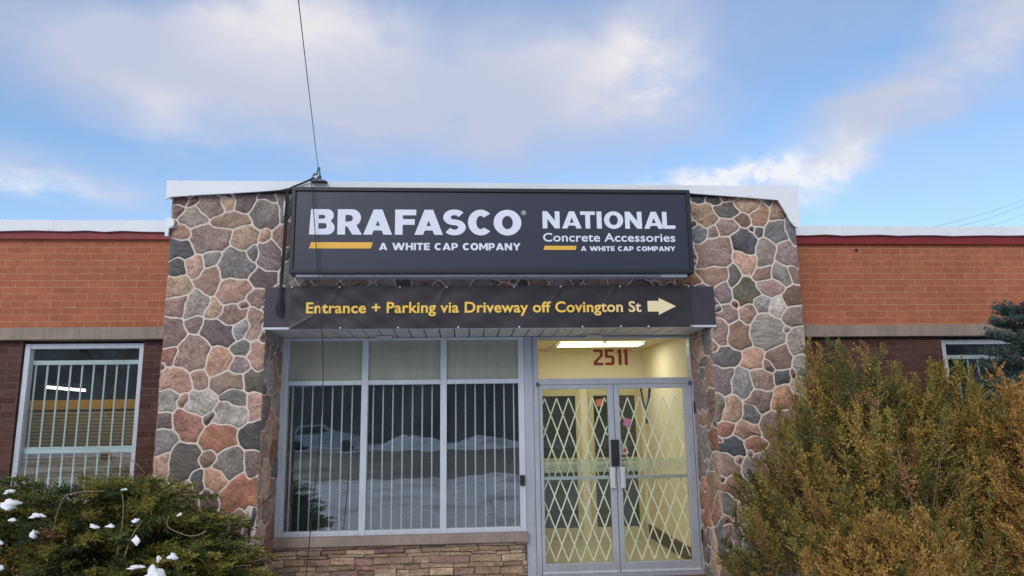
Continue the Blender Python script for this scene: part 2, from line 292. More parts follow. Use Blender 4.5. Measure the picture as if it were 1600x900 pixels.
# ------------------------------------------------------------------ fieldstone generator
SEEDS = """-2.906,3.867,0.079,0.045,B -2.777,3.868,0.053,0.058,B -2.609,3.813,0.114,0.135,g -2.42,3.833,0.067,0.076,T -2.248,3.853,0.119,0.117,M -2.042,3.928,0.105,0.045,M -2.033,3.725,0.149,0.145,G -2.94,3.747,0.053,0.072,M -2.757,3.693,0.14,0.108,G -2.376,3.659,0.184,0.094,T -2.459,3.935,0.07,0.022,B -2.584,3.458,0.207,0.154,B -2.245,3.468,0.137,0.108,T -2.034,3.496,0.061,0.072,E -1.858,3.514,0.105,0.135,P -2.875,3.538,0.079,0.081,P -2.871,3.358,0.123,0.094,D -2.892,3.161,0.079,0.09,D -2.726,3.161,0.091,0.123,P -2.562,3.25,0.088,0.09,G -2.299,3.188,0.193,0.154,D -2.147,3.305,0.056,0.09,D -1.985,3.26,0.114,0.19,M -1.799,3.314,0.044,0.081,G -2.053,3.054,0.132,0.108,M -1.787,3.098,0.07,0.135,G -2.87,2.966,0.14,0.099,T -2.586,3.01,0.14,0.145,P -2.343,2.912,0.175,0.123,P -2.665,2.79,0.119,0.135,G -2.889,2.747,0.109,0.112,P -2.493,2.728,0.084,0.108,T -2.093,2.841,0.096,0.108,M -2.217,2.771,0.053,0.045,B -2.321,2.666,0.132,0.099,B -1.826,3.781,0.07,0.172,D -2.894,2.496,0.113,0.149,B -2.701,2.574,0.088,0.083,M -2.473,2.478,0.177,0.132,M -2.236,2.508,0.08,0.083,G -2.093,2.571,0.074,0.174,P -2.69,2.291,0.161,0.185,P -2.923,2.262,0.08,0.091,R -2.427,2.21,0.125,0.141,E -2.219,2.334,0.105,0.086,O -2.21,2.161,0.096,0.096,M -2.062,2.254,0.077,0.149,P -2.839,2.028,0.161,0.141,P -2.605,2.018,0.105,0.091,P -2.352,1.977,0.177,0.116,T -2.087,1.997,0.116,0.116,O -2.27,1.86,0.153,0.091,O -2.75,1.82,0.056,0.075,P -2.569,1.803,0.145,0.132,L -2.907,1.822,0.121,0.132,G -2.681,1.577,0.153,0.166,R -2.506,1.634,0.045,0.066,G -2.29,1.677,0.174,0.116,L -2.052,1.742,0.072,0.149,P -2.931,1.633,0.088,0.099,M -2.398,1.459,0.201,0.124,R -2.091,1.469,0.113,0.129,K -2.901,1.415,0.105,0.124,G -2.698,1.238,0.146,0.19,D -2.929,1.214,0.089,0.098,P -2.481,1.262,0.069,0.095,B -2.257,1.201,0.146,0.15,G -2.058,1.197,0.074,0.15,M -2.573,1.045,0.084,0.119,D -2.383,1.055,0.123,0.142,E -2.171,0.918,0.192,0.158,R -2.661,0.998,0.069,0.071,M -2.443,0.868,0.1,0.087,M -2.056,0.617,0.054,0.166,L -1.97,0.629,0.043,0.19,K -2.168,0.599,0.061,0.174,B -2.183,0.367,0.215,0.111,M -2.203,0.219,0.123,0.079,D -1.952,0.347,0.046,0.111,T 2.571,3.923,0.07,0.054,D 2.742,3.925,0.079,0.045,D 2.915,3.932,0.079,0.033,R 3.14,3.869,0.132,0.09,T 2.626,3.75,0.132,0.117,T 2.886,3.8,0.114,0.087,D 3.237,3.753,0.109,0.126,E 3.059,3.685,0.084,0.069,B 2.882,3.607,0.132,0.099,P 2.555,3.52,0.088,0.099,D 2.718,3.559,0.074,0.076,T 3.033,3.455,0.132,0.145,K 3.221,3.551,0.053,0.063,D 3.413,3.561,0.114,0.126,G 3.452,3.793,0.084,0.108,B 3.355,3.9,0.044,0.045,D 3.587,3.571,0.056,0.135,D 2.711,3.321,0.196,0.172,P 3.051,3.199,0.119,0.126,E 3.279,3.322,0.109,0.163,G 3.525,3.303,0.126,0.126,M 2.694,3.068,0.14,0.094,E 2.928,3.067,0.074,0.117,D 3.223,3.095,0.102,0.076,B 3.44,3.086,0.091,0.126,G 3.6,3.067,0.056,0.09,B 3.029,2.9,0.14,0.145,O 3.312,2.918,0.14,0.094,P 3.552,2.852,0.132,0.112,B 2.783,2.863,0.096,0.09,M 3.197,2.769,0.105,0.117,G 3.372,2.732,0.102,0.117,L 3.531,2.62,0.114,0.117,T 2.833,2.651,0.096,0.087,M 3.028,2.65,0.096,0.09,B 2.412,3.04,0.123,0.081,R 2.484,3.302,0.035,0.072,P 2.721,2.444,0.072,0.141,M 2.923,2.418,0.125,0.141,B 3.241,2.457,0.169,0.182,L 3.557,2.355,0.121,0.149,G 2.779,2.188,0.129,0.099,D 3.057,2.177,0.121,0.108,E 3.339,2.199,0.153,0.132,P 3.212,2.101,0.061,0.075,M 3.354,1.985,0.093,0.086,K 3.567,2.09,0.088,0.108,G 2.712,1.944,0.105,0.141,M 2.895,1.933,0.109,0.149,G 3.132,1.955,0.113,0.108,B 3.55,1.893,0.105,0.091,T 3.326,1.758,0.169,0.124,E 3.122,1.72,0.177,0.116,M 2.996,1.61,0.113,0.116,D 2.784,1.669,0.129,0.132,T 2.585,1.672,0.068,0.141,O 3.522,1.683,0.088,0.116,M 3.286,1.478,0.193,0.166,M 2.933,1.444,0.137,0.083,P 2.694,1.455,0.093,0.079,R 2.773,1.288,0.129,0.091,K 3.022,1.308,0.105,0.083,R 2.7,1.079,0.092,0.118,P 2.794,0.87,0.13,0.098,R 2.703,0.682,0.077,0.095,D 2.726,0.365,0.077,0.111,M 2.711,0.152,0.084,0.126,B 2.605,0.382,0.054,0.111,M"""
PAL = {'P': (154, 121, 108), 'B': (128, 102, 89), 'T': (152, 126, 104), 'G': (130, 124, 118), 'g': (118, 106, 97), 'D': (104, 100, 98), 'R': (146, 96, 76),
       'L': (158, 152, 144), 'M': (124, 104, 100), 'O': (104, 101, 88), 'E': (166, 124, 98), 'K': (76, 79, 86)}
def stone_cells(seeds, rect, mw=0.0080, K=72, T=90, hole=None):
    u0, u1, v0, v1 = rect
    S = np.array([[s[0], s[1], s[2], s[3]] for s in seeds]); out = []
    def warp(P):          # one gentle warp shared by all stones, so that the joints run crooked
        Q = P.copy()
        Q[..., 0] += 0.020*np.sin(P[..., 1]*13+2*np.sin(P[..., 0]*5))+0.008*np.sin(P[..., 1]*31+P[..., 0]*17)
        Q[..., 1] += 0.020*np.sin(P[..., 0]*12+2*np.sin(P[..., 1]*4+1))+0.008*np.sin(P[..., 0]*29-P[..., 1]*19)
        return Q
    Sw = warp(S[:, :2])
    th = np.arange(K)*2*math.pi/K; dirs = np.stack([np.cos(th), np.sin(th)], 1)
    for i in range(len(S)):
        c = S[i, :2]
        if not (u0 <= c[0] <= u1 and v0 <= c[1] <= v1): continue
        rad = 1.9*max(S[i, 2], S[i, 3]); ts = np.linspace(0.01, rad, T)
        near = np.where((np.abs(S[:, 0]-c[0]) < 3*rad+0.3) & (np.abs(S[:, 1]-c[1]) < 3*rad+0.3))[0]; near = near[near != i]
        P = c+ts[None, :, None]*dirs[:, None, :]
        P0 = P; P = warp(P); c2 = Sw[i]
        di = np.sqrt(((P[..., 0]-c2[0])/S[i, 2])**2+((P[..., 1]-c2[1])/S[i, 3])**2)
        ok = np.ones(di.shape, bool)
        for j in near:
            dj = np.sqrt(((P[..., 0]-Sw[j, 0])/S[j, 2])**2+((P[..., 1]-Sw[j, 1])/S[j, 3])**2); ok &= (di <= dj)
        ok = np.cumprod(ok, 1).astype(bool); n = ok.sum(1); r = np.where(n > 0, ts[np.maximum(n-1, 0)], 0.01)
        r = np.maximum(r-mw, 0.012)
        for _ in range(2): r = 0.08*np.roll(r, 1)+0.84*r+0.08*np.roll(r, -1)
        lim = np.full(K, 1e9)
        dx, dz = dirs[:, 0], dirs[:, 1]
        with np.errstate(divide='ignore', invalid='ignore'):
            lim = np.minimum(lim, np.where(dx > 1e-6, (u1-c[0])/dx, 1e9)); lim = np.minimum(lim, np.where(dx < -1e-6, (u0-c[0])/dx, 1e9))
            lim = np.minimum(lim, np.where(dz > 1e-6, (v1-c[1])/dz, 1e9)); lim = np.minimum(lim, np.where(dz < -1e-6, (v0-c[1])/dz, 1e9))
        if hole:
            ih = (P0[..., 0] > hole[0]) & (P0[..., 0] < hole[1]) & (P0[..., 1] < hole[2]); anyh = ih.any(1); lim = np.where(anyh, np.minimum(lim, ts[np.argmax(ih, 1)]), lim)
            if c[0] > hole[0] and c[0] < hole[1] and c[1] < hole[2]: continue
        r = np.minimum(r, lim)
        out.append((i, c, dirs, r))
    return out
class Stones:
    def __init__(s): s.v = []; s.f = []; s.c = []; s.s = []
    def field(s, seeds, rect, fn, hole=None):
        for i, c, dirs, r in stone_cells(seeds, rect, hole=hole):
            q = random.Random(int(c[0]*9173+c[1]*77711)+i)
            base = PAL[seeds[i][4]]; k = q.uniform(0.84, 1.12); t = q.uniform(-5, 4)
            g_ = sum(base)/3; cc = srgb(*[max(8, min(235, (b*0.74+g_*0.26)*k+d)) for b, d in zip(base, (t, 0, -t))], 1.36)
            an = q.uniform(-0.7, 0.7); st = q.choice((1.0, 1.0, 2.2, 4.0)); off = Vector((q.uniform(0, 90), q.uniform(0, 90), q.uniform(0, 90)))
            tx, tz = q.uniform(-.03, .03), q.uniform(-.03, .03); b0 = len(s.v); K = len(r)
            mean = float(np.mean(r))
            for kf, d in ((1.0, 0.0005), (max(0.4, 1-0.006/mean), 0.006), (max(0.3, 1-0.03/mean), 0.013), (0.45, 0.017)):
                for a in range(K):
                    dd = d+(q.uniform(-.0018, .0018) if d > 0.008 else 0)+(tx*dirs[a][0]+tz*dirs[a][1])*r[a]*kf*(1.0 if d > 0.001 else 0)
                    p = c+dirs[a]*r[a]*kf; s.push(p, max(dd, 0.0003), fn, c, cc, an, st, off)
            s.push(c, 0.018, fn, c, cc, an, st, off)
            for ring in range(3):
                for a in range(K):
                    s.f.append((b0+ring*K+a, b0+ring*K+(a+1) % K, b0+(ring+1)*K+(a+1) % K, b0+(ring+1)*K+a))
            s.f += [(b0+3*K+a, b0+3*K+(a+1) % K, b0+4*K) for a in range(K)]
    def push(s, p, d, fn, c, cc, an, st, off):
        s.v.append(fn(float(p[0]), float(p[1]), d)); s.c.append(cc)
        lx, lz = p[0]-c[0], p[1]-c[1]; ca, sa = math.cos(an), math.sin(an)
        s.s.append((lx*ca+lz*sa+off.x, (lz*ca-lx*sa)*st+off.y, off.z))
def fill_seeds(seeds, rect, rmean, codes, n=900, gap=0.80, seed=3):
    q = random.Random(seed); out = list(seeds)
    for _ in range(n):
        u, v = q.uniform(rect[0], rect[1]), q.uniform(rect[2], rect[3]); a = rmean*q.uniform(0.6, 1.35); b = rmean*q.uniform(0.6, 1.25)
        if all(math.hypot((u-o[0])/(o[2]+a*gap), (v-o[1])/(o[3]+b*gap)) > 1.0 for o in out): out.append((u, v, a, b, q.choice(codes)))
    return out
def stone_material():
    t = NT('fieldstone')
    a = t.n('ShaderNodeAttribute', attribute_name='stone_tone'); s = t.n('ShaderNodeAttribute', attribute_name='stone_grain'); g = s.outputs['Vector']; p = t.pos()
    n1 = t.noise(g, 6, 7, 0.65, 0.6); n2 = t.noise(g, 30, 6, 0.7); n3 = t.noise(g, 110, 3, 0.6)
    f = t.math('MULTIPLY', t.ramp(n1, 0.56, 1.42, 0.3, 0.7), t.math('MULTIPLY', t.ramp(n2, 0.58, 1.42, 0.3, 0.7), t.ramp(n3, 0.62, 1.38, 0.3, 0.7)))
    k = t.n('ShaderNodeCombineColor')
    for i in range(3): t.set(k.inputs[i], f)
    c = t.mix(1.0, a.outputs['Color'], k.outputs[0], 'MULTIPLY')
    warm = t.ramp(t.noise(g, 9, 4, 0.6, 0.4), 0.0, 0.25, 0.52, 0.75)
    c = t.mix(warm, c, srgb(150, 116, 96)); c = t.mix(t.ramp(t.noise(g, 14, 5, 0.6, 1.0), 0.0, 0.45, 0.6, 0.74), c, srgb(62, 58, 58))
    vein = t.math('ABSOLUTE', t.math('SUBTRACT', t.noise(g, 7, 4, 0.6, 1.2), 0.5)); c = t.mix(t.ramp(vein, 0.5, 0.0, 0.0, 0.012), c, srgb(48, 42, 42))
    h = t.math('ADD', t.math('MULTIPLY', n1, 1.6), t.math('ADD', n2, t.math('MULTIPLY', n3, 0.35)))
    return t.pbr(c, 0.82, 0, t.bump(h, 0.75, 0.012), 0.3)
M_stone = stone_material()
def build_stones(st, name, parent):
    me = bpy.data.meshes.new(name); me.from_pydata(st.v, [], st.f); me.update()
    ca = me.attributes.new('stone_tone', 'FLOAT_COLOR', 'POINT'); ca.data.foreach_set('color', np.array(st.c, np.float32).ravel())
    sa = me.attributes.new('stone_grain', 'FLOAT_VECTOR', 'POINT'); sa.data.foreach_set('vector', np.array(st.s, np.float32).ravel())
    return link(name, me, M_stone, parent, True)

# ------------------------------------------------------------------ lettering
def curve_mesh(cu_):
    o = bpy.data.objects.new('t', cu_); col.objects.link(o); bpy.context.view_layer.update()
    dg = bpy.context.evaluated_depsgraph_get(); me = bpy.data.meshes.new_from_object(o.evaluated_get(dg)); bpy.data.objects.remove(o); bpy.data.curves.remove(cu_)
    return me
def text_mesh(body, offset=0.03, spacing=1.0, ext=0.0015):
    c = bpy.data.curves.new('t', 'FONT'); c.body = body; c.size = 1.0; c.offset = offset; c.space_character = spacing; c.extrude = 0; c.resolution_u = 4
    return curve_mesh(c)
def poly_mesh(polys):
    c = bpy.data.curves.new('t', 'CURVE'); c.dimensions = '2D'; c.fill_mode = 'BOTH'
    for p in polys:
        s = c.splines.new('POLY'); s.points.add(len(p)-1)
        for i, (x, y) in enumerate(p): s.points[i].co = (x, y, 0, 1)
        s.use_cyclic_u = True
    return curve_mesh(c)
def bounds(me):
    v = np.zeros(len(me.vertices)*3); me.vertices.foreach_get('co', v); v = v.reshape(-1, 3); return v.min(0), v.max(0), v
def place_text(me, name, x0, x1, z0, z1, y, matr, parent, base=None, thick=0.003, warp=None):
    lo, hi, v = bounds(me)
    b0, b1 = base if base else (lo[1], hi[1])
    X = x0+(v[:, 0]-lo[0])/(hi[0]-lo[0])*(x1-x0); Zc = z0+(v[:, 1]-b0)/(b1-b0)*(z1-z0)
    fs = [tuple(p.vertices) for p in me.polygons]; n = len(X)
    W = [warp(a, b) if warp else 0.0 for a, b in zip(X, Zc)]
    vv = [(a, y-thick+w_, b) for a, b, w_ in zip(X, Zc, W)]+[(a, y+w_, b) for a, b, w_ in zip(X, Zc, W)]
    cnt = {}
    for f in fs:
        for i in range(len(f)):
            e = (f[i], f[(i+1) % len(f)]); cnt[e] = cnt.get(e, 0)+1
    nrm_up = sum((v[f[0], 0]*v[f[1], 1]-v[f[1], 0]*v[f[0], 1])+(v[f[1], 0]*v[f[2], 1]-v[f[2], 0]*v[f[1], 1])+(v[f[2], 0]*v[f[0], 1]-v[f[0], 0]*v[f[2], 1]) for f in fs[:40]) > 0
    fr = [f if nrm_up else f[::-1] for f in fs]
    side = [(b, a, a+n, b+n) for (a, b) in cnt if (b, a) not in cnt]
    me2 = bpy.data.meshes.new(name); me2.from_pydata(vv, [], fr+side); me2.update(); bpy.data.meshes.remove(me)
    return link(name, me2, matr, parent)
def arc(cx, cy, rx, ry, a0, a1, n=14):
    return [(cx+rx*math.cos(R(a0+(a1-a0)*i/n)), cy+ry*math.sin(R(a0+(a1-a0)*i/n))) for i in range(n+1)]
def glyph(ch, w_, s, h):
    w = w_
    if ch in 'O': return [arc(w/2, .5, w/2, .515, 0, 360, 40)[:-1], arc(w/2, .5, w/2-s*1.12, .515-h*1.1, 0, 360, 36)[:-1]]
    if ch == 'C': return [arc(w*.52, .5, w*.52, .515, 42, 318, 36)+arc(w*.52, .5, w*.52-s*1.1, .515-h*1.1, 312, 48, 30)]
    if ch == 'S':
        ry = (1.03-h)/4; rx = w/2-s*.48; cl = arc(w/2, .5+ry, rx, ry, 30, 270, 22)[:-1]+arc(w/2, .5-ry, rx, ry, 90, -150, 22)
        L, Rr = [], []
        for i, p in enumerate(cl):
            a = cl[max(i-1, 0)]; b = cl[min(i+1, len(cl)-1)]; dx, dy = b[0]-a[0], b[1]-a[1]; l = math.hypot(dx, dy); nx, ny = -dy/l, dx/l
            t = math.sqrt((nx*s*.5)**2+(ny*h*.5)**2); L.append((p[0]+nx*t, p[1]+ny*t)); Rr.append((p[0]-nx*t, p[1]-ny*t))
        return [L+Rr[::-1]]
    if ch == 'A':
        a = s*.56; L = s*1.12; k = w/2-a; zs = (w/2-L)/k; c0, c1 = .17, .17+h*.80
        o = [(0, 0), (w/2-a, 1), (w/2+a, 1), (w, 0), (w-L, 0), (w-L-c0*k, c0), (L+c0*k, c0), (L, 0)]
        return [o, [(L+c1*k, c1), (w-L-c1*k, c1), (w/2, zs)]]
    if ch == 'B':
        zm = .53; r2 = zm/2; r1 = (1-zm)/2+.01; cx2 = w-r2*1.0; cx1 = w*.95-r1
        o = [(-.05, 0)]+arc(cx2, r2, r2, r2, -90, 58)+arc(cx1, 1-r1, r1, r1, -52, 90)+[(0, 1)]
        return [o, [(s, h)]+arc(w-s*1.05-.075, (h+zm-h*.36)/2, .085, (zm-h*1.36)/2, -90, 90, 8)+[(s, zm-h*.36)],
                [(s, zm+h*.40)]+arc(w*.93-s*1.05-.07, (1-h+zm+h*.40)/2, .08, (1-h-zm-h*.40)/2, -90, 90, 8)+[(s, 1-h)]]
    if ch in 'RP':
        zm = .32 if ch == 'R' else .30; r = (1-zm)/2; cx = w*.97-r
        b = [(0, 0), (0, 1)]+arc(cx, 1-r, r, r, 90, -58 if ch == 'R' else -90)
        if ch == 'R': b += [(w*1.02, 0), (w*1.02-s*1.22, 0), (w*1.02-s*1.22-.19, zm), (s, zm), (s, 0)]
        else: b += [(s, zm), (s, 0)]
        return [b, [(s, zm+h*.86)]+arc(w*.97-s*1.06-.12, (1-h+zm+h*.86)/2, .125, (1-h-zm-h*.86)/2, -90, 90, 10)+[(s, 1-h)]]
    if ch == 'F': return [[(0, 0), (0, 1), (w, 1), (w, 1-h), (s, 1-h), (s, .62), (w*.93, .62), (w*.93, .62-h), (s, .62-h), (s, 0)]]
    if ch == 'E': return [[(0, 0), (0, 1), (w, 1), (w, 1-h), (s, 1-h), (s, .5+h/2), (w*.94, .5+h/2), (w*.94, .5-h/2), (s, .5-h/2), (s, h), (w, h), (w, 0)]]
    if ch == 'L': return [[(0, 0), (0, 1), (s, 1), (s, h), (w, h), (w, 0)]]
    if ch == 'T': return [[(w/2-s/2, 0), (w/2-s/2, 1-h), (0, 1-h), (0, 1), (w, 1), (w, 1-h), (w/2+s/2, 1-h), (w/2+s/2, 0)]]
    if ch == 'I': return [[(0, 0), (0, 1), (w, 1), (w, 0)]]
    if ch == 'H': return [[(0, 0), (0, 1), (s, 1), (s, .5+h/2), (w-s, .5+h/2), (w-s, 1), (w, 1), (w, 0), (w-s, 0), (w-s, .5-h/2), (s, .5-h/2), (s, 0)]]
    if ch == 'N': return [[(0, 0), (0, 1), (s*1.02, 1), (w-s, .44), (w-s, 1), (w, 1), (w, 0), (w-s*1.02, 0), (s, .56), (s, 0)]]
    if ch == 'M': return [[(0, 0), (0, 1), (s*1.05, 1), (w/2, .50), (w-s*1.05, 1), (w, 1), (w, 0), (w-s, 0), (w-s, .58), (w/2, .14), (s, .58), (s, 0)]]
    if ch == 'W':
        return [[(w*.19, 0), (0, 1), (s*1.05, 1), (w*.27, .40), (w*.41, 1), (w*.59, 1), (w*.73, .40), (w-s*1.05, 1), (w, 1), (w*.81, 0), (w*.62, 0), (w*.5, .52), (w*.38, 0)]]
    if ch == 'Y': return [[(w/2-s/2, 0), (w/2-s/2, .36), (0, 1), (s*1.12, 1), (w/2, .63), (w-s*1.12, 1), (w, 1), (w/2+s/2, .36), (w/2+s/2, 0)]]
def caps(words, s, h, gap, widths, space=.42):
    x = 0; polys = []
    for ch in words:
        if ch == ' ': x += space; continue
        w_ = widths[ch]
        for p in glyph(ch, w_, s, h): polys.append([(x+a, b) for a, b in p])
        x += w_+(gap(ch) if callable(gap) else gap)
    return poly_mesh(polys)

# ------------------------------------------------------------------ ground and road (seen in the shop glass)
def sheet(name, x0, x1, y0, y1, z, matr, nx=1, ny=1, fn=None):
    vs_ = []; fs = []
    for j in range(ny+1):
        for i in range(nx+1):
            x = x0+(x1-x0)*i/nx; y = y0+(y1-y0)*j/ny; vs_.append((x, y, z+(fn(x, y) if fn else 0)))
    for j in range(ny):
        for i in range(nx): a = j*(nx+1)+i; fs.append((a, a+1, a+nx+2, a+nx+1))
    me = bpy.data.meshes.new(name); me.from_pydata(vs_, [], fs); me.update(); return link(name, me, matr, None, True)
def snow_ground_mat():
    t = NT('trodden_snow'); p = t.pos(); a = t.noise(p, 0.5, 7, 0.65); b = t.noise(p, 3.5, 6, 0.6)
    c = t.mix(t.ramp(a, 0, 1, 0.5, 0.68), srgb(222, 228, 238), srgb(150, 142, 134)); c = t.mix(t.ramp(b, 0, 0.5, 0.52, 0.7), c, srgb(170, 172, 178))
    return t.pbr(c, 0.8, 0, t.bump(b, 0.7, 0.12), 0.3)
def asphalt_mat():
    t = NT('wet_asphalt'); p = t.pos(); a = t.noise(p, 0.35, 6, 0.6); b = t.noise(p, 60, 4, 0.6)
    c = t.mix(t.ramp(a, 0, 1, 0.4, 0.65), (0.035, 0.036, 0.038, 1), (0.09, 0.088, 0.085, 1))
    return t.pbr(c, t.ramp(a, 0.45, 0.85, 0.4, 0.65), 0, t.bump(b, 0.4, 0.01), 0.4)
M_sground = snow_ground_mat(); M_asph = asphalt_mat()
tag(sheet('ground', -500, 500, -500, 500, -0.13, M_sground), kind='structure')
tag(sheet('snowy_verge', -26, 26, -13.6, -2.6, -0.118, M_sground, 90, 40, lambda x, y: 0.05*math.sin(x*1.7+y*.9)*math.sin(y*2.1-x*.4)+0.03*math.sin(x*4.1+1.0)*math.sin(y*3.7)), kind='structure')
tag(sheet('road', -200, 200, -33, -14, -0.126, M_asph), kind='structure')
tag(sheet('walkway', 0.6, 2.8, -13.5, -0.75, -0.07, M_sground), kind='structure')

# ------------------------------------------------------------------ the stone entrance block
shop = tag(empty('storefront_building', (0, -0.7, -0.13)), 'fieldstone entrance block with wide barred shop window and double glass door', 'building')
XL, XLI, XRI, XR, YF, ZT = -2.985, -1.99, 2.62, 3.635, -0.70, 3.95
b = MB()
b.box(XL, XLI, YF, 0.30, -0.16, ZT); b.box(XRI, XR, YF, 0.30, -0.16, ZT); b.box(XLI, XRI, YF, -0.42, 2.56, ZT)
mortar = b.build('stone_wall', M_mortar, shop)
seeds0 = []
for tkn in SEEDS.split():
    a = tkn.split(','); sx_ = float(a[0])
    if float(a[1]) < 2.6:          # keep every stone on its pier
        if XLI-0.05 < sx_ < 0: sx_ = XLI-0.05
        if 0 < sx_ < XRI+0.05: sx_ = XRI+0.05
    sx_ = min(max(sx_, XL+0.05), XR-0.05); seeds0.append((sx_, float(a[1]), float(a[2]), float(a[3]), a[4]))
CODES = 'PBTGMRODEMBGP'
big = (XL, XR, -0.16, ZT)
allseeds = seeds0
for rc, sd_ in (((XL, XLI, -0.16, ZT), 3), ((XRI, XR, -0.16, ZT), 4), ((XLI, XRI, 2.5, ZT), 5)):
    allseeds = fill_seeds(allseeds, rc, 0.115, CODES, 500, 0.85, sd_)
    allseeds = fill_seeds(allseeds, rc, 0.07, CODES, 500, 0.8, sd_+10); allseeds = fill_seeds(allseeds, rc, 0.045, CODES, 900, 0.75, sd_+20)
st = Stones()
front_fn = lambda u, v, d: (u, YF-d, v)
st.field(allseeds, big, front_fn, (XLI, XRI, 2.56))
for (u0, u1, fn, sd_) in ((YF, 0.0, lambda u, v, d: (XLI+d, u, v), 21), (YF, 0.0, lambda u, v, d: (XRI-d, u, v), 22), (YF, 0.3, lambda u, v, d: (XL-d, u, v), 23), (YF, 0.3, lambda u, v, d: (XR+d, u, v), 24)):
    rc = (u0, u1, -0.16, 2.53 if sd_ < 23 else ZT)
    sds = fill_seeds([], rc, 0.155, 'PMBMPBTGDR', 500, 0.82, sd_); sds = fill_seeds(sds, rc, 0.08, 'PMBBTGDR', 400, 0.8, sd_+5)
    st.field(sds, rc, fn)
# winding differs between the faces; recalculated below
so = build_stones(st, 'fieldstones', mortar)
bm = bmesh.new(); bm.from_mesh(so.data); bmesh.ops.recalc_face_normals(bm, faces=bm.faces[:])
bm.to_mesh(so.data); bm.free()

def wavy(xs, z, amp, seed):
    q = random.Random(seed); return [(x, z+q.uniform(-amp, amp)) for x in xs]
# white roof membrane turned down over the stone parapet, cut at a slant at both ends
c = MB()
low = [(-3.03, 3.86), (-2.985, 3.888), (-2.7, 3.912), (-2.4, 3.930), (-2.1, 3.952), (-1.9, 3.970), (-1.78, 3.998), (-1.72, 4.006), (2.40, 3.985), (2.48, 3.966), (3.05, 3.928), (3.30, 3.909), (3.435, 3.898), (3.475, 3.82), (3.52, 3.735), (3.55, 3.66), (3.60, 3.60), (3.645, 3.585), (3.66, 3.60)]
top = [(3.665, 4.055), (1.2, 4.062), (-1.2, 4.066), (-3.035, 4.062)]
c.prism(low+top, -0.775, -0.752)
c.box(-3.035, 3.665, -0.752, 1.2, 4.045, 4.057)
c.box(-3.035, -3.01, -0.752, 1.2, 3.90, 4.045); c.box(3.64, 3.665, -0.752, 1.2, 3.62, 4.045)
for k in range(13): c.box(-2.9+k*0.53, -2.89+k*0.53, -0.779, -0.774, 4.035, 4.045)
for x in (-1.02, 1.33, 3.1): c.box(x, x+0.06, -0.7775, -0.7745, 4.0 if x < 3 else 3.935, 4.053)
c.build('roof_cap', M_white, shop)
c = MB(); c.box(-2.98, 3.63, -0.42, 9, 3.80, 3.9); c.build('roof', M_conc, shop)

# stacked ledge stone under the shop window
led = MB(); q = random.Random(5); z = -0.15; LC = []
rows = []
while z < 0.295:
    hh = q.choice((0.035, 0.05, 0.06, 0.075)); hh = min(hh, 0.305-z)
    if hh < 0.02: break
    x = -1.99+q.uniform(-0.2, 0)
    while x < 0.69:
        ww = q.uniform(0.13, 0.42); x0, x1 = max(x, -1.985), min(x+ww, 0.685)
        if x1-x0 > 0.03:
            b0 = len(led.v); d = q.uniform(0.0, 0.03)
            led.box(x0+0.002, x1-0.003, -0.035-d, 0.03, z+0.002, z+hh-0.003, 0.008)
            tone = q.choice(((168, 144, 120), (158, 134, 112), (178, 156, 132), (150, 126, 108), (164, 146, 128), (146, 120, 110))); kk = q.uniform(.85, 1.08)
            for i in range(b0, len(led.v)):
                v = led.v[i]; led.v[i] = (v[0]+q.uniform(-.003, .003), v[1]+q.uniform(-.005, .005), v[2]+0.006*math.sin(x0*7+v[0]*6))
                LC.append((srgb(*[t*kk for t in tone]), (v[0]+x0*31, v[2]*2.5, x0*17)))
        x += ww
    z += hh
led_o = led.build('ledgestone_wall', M_stone, shop)
ca = led_o.data.attributes.new('stone_tone', 'FLOAT_COLOR', 'POINT'); ca.data.foreach_set('color', np.array([a[0] for a in LC], np.float32).ravel())
sa = led_o.data.attributes.new('stone_grain', 'FLOAT_VECTOR', 'POINT'); sa.data.foreach_set('vector', np.array([a[1] for a in LC], np.float32).ravel())
bk = MB().box(-1.99, 0.69, -0.02, 0.2, -0.16, 0.30); bk.build('wall_core', M_base, shop)
MB().box(-1.99, 0.70, -0.095, 0.10, 0.303, 0.398, 0.008).build('window_sill', M_conc, shop)

# the wide shop window: frame, three opaque upper panels, three big panes, security bars behind the glass
wf = MB()
for x0, x1 in ((-1.985, -1.905), (-1.108, -1.037), (-0.245, -0.174), (0.622, 0.688)): wf.box(x0, x1, -0.03, 0.07, 0.398, 2.505, 0.006)
for xa, xb in ((-1.905, -1.108), (-1.037, -0.245), (-0.174, 0.622)):
    for z0, z1 in ((0.398, 0.448), (1.985, 2.035), (2.475, 2.505)): wf.box(xa, xb, -0.024, 0.065, z0, z1, 0.005)
window = wf.build('shop_window', M_aluw, shop)
k = MB()
for xa, xb in ((-1.905, -1.108), (-1.037, -0.245), (-0.174, 0.622)):
    k = MB().box(xa+.001, xb-.001, 0.018, 0.024, 0.449, 1.984); k.build('pane', M_glass, window)
    k = MB().box(xa+.001, xb-.001, 0.012, 0.02, 2.036, 2.474); k.build('upper_panel', M_panel, window)
xs = [-1.862+0.1078*i for i in range(7)]+[-0.985+0.1078*i for i in range(7)]+[-0.075+0.1078*i for i in range(7)]
for x in xs: MB().tube([(x, 0.05, 0.44), (x, 0.05, 2.0)], 0.0082, 8).build('security_bar', M_bar, window, True)
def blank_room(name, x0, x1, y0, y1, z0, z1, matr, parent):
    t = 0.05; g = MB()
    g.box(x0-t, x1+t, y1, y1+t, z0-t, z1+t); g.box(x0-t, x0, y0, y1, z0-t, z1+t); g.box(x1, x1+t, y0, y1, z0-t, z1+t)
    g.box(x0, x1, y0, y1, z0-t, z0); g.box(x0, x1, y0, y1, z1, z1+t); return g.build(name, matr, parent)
blank_room('front_room', -1.97, 0.68, 0.22, 3.4, -0.1, 2.6, M_roomd, shop)
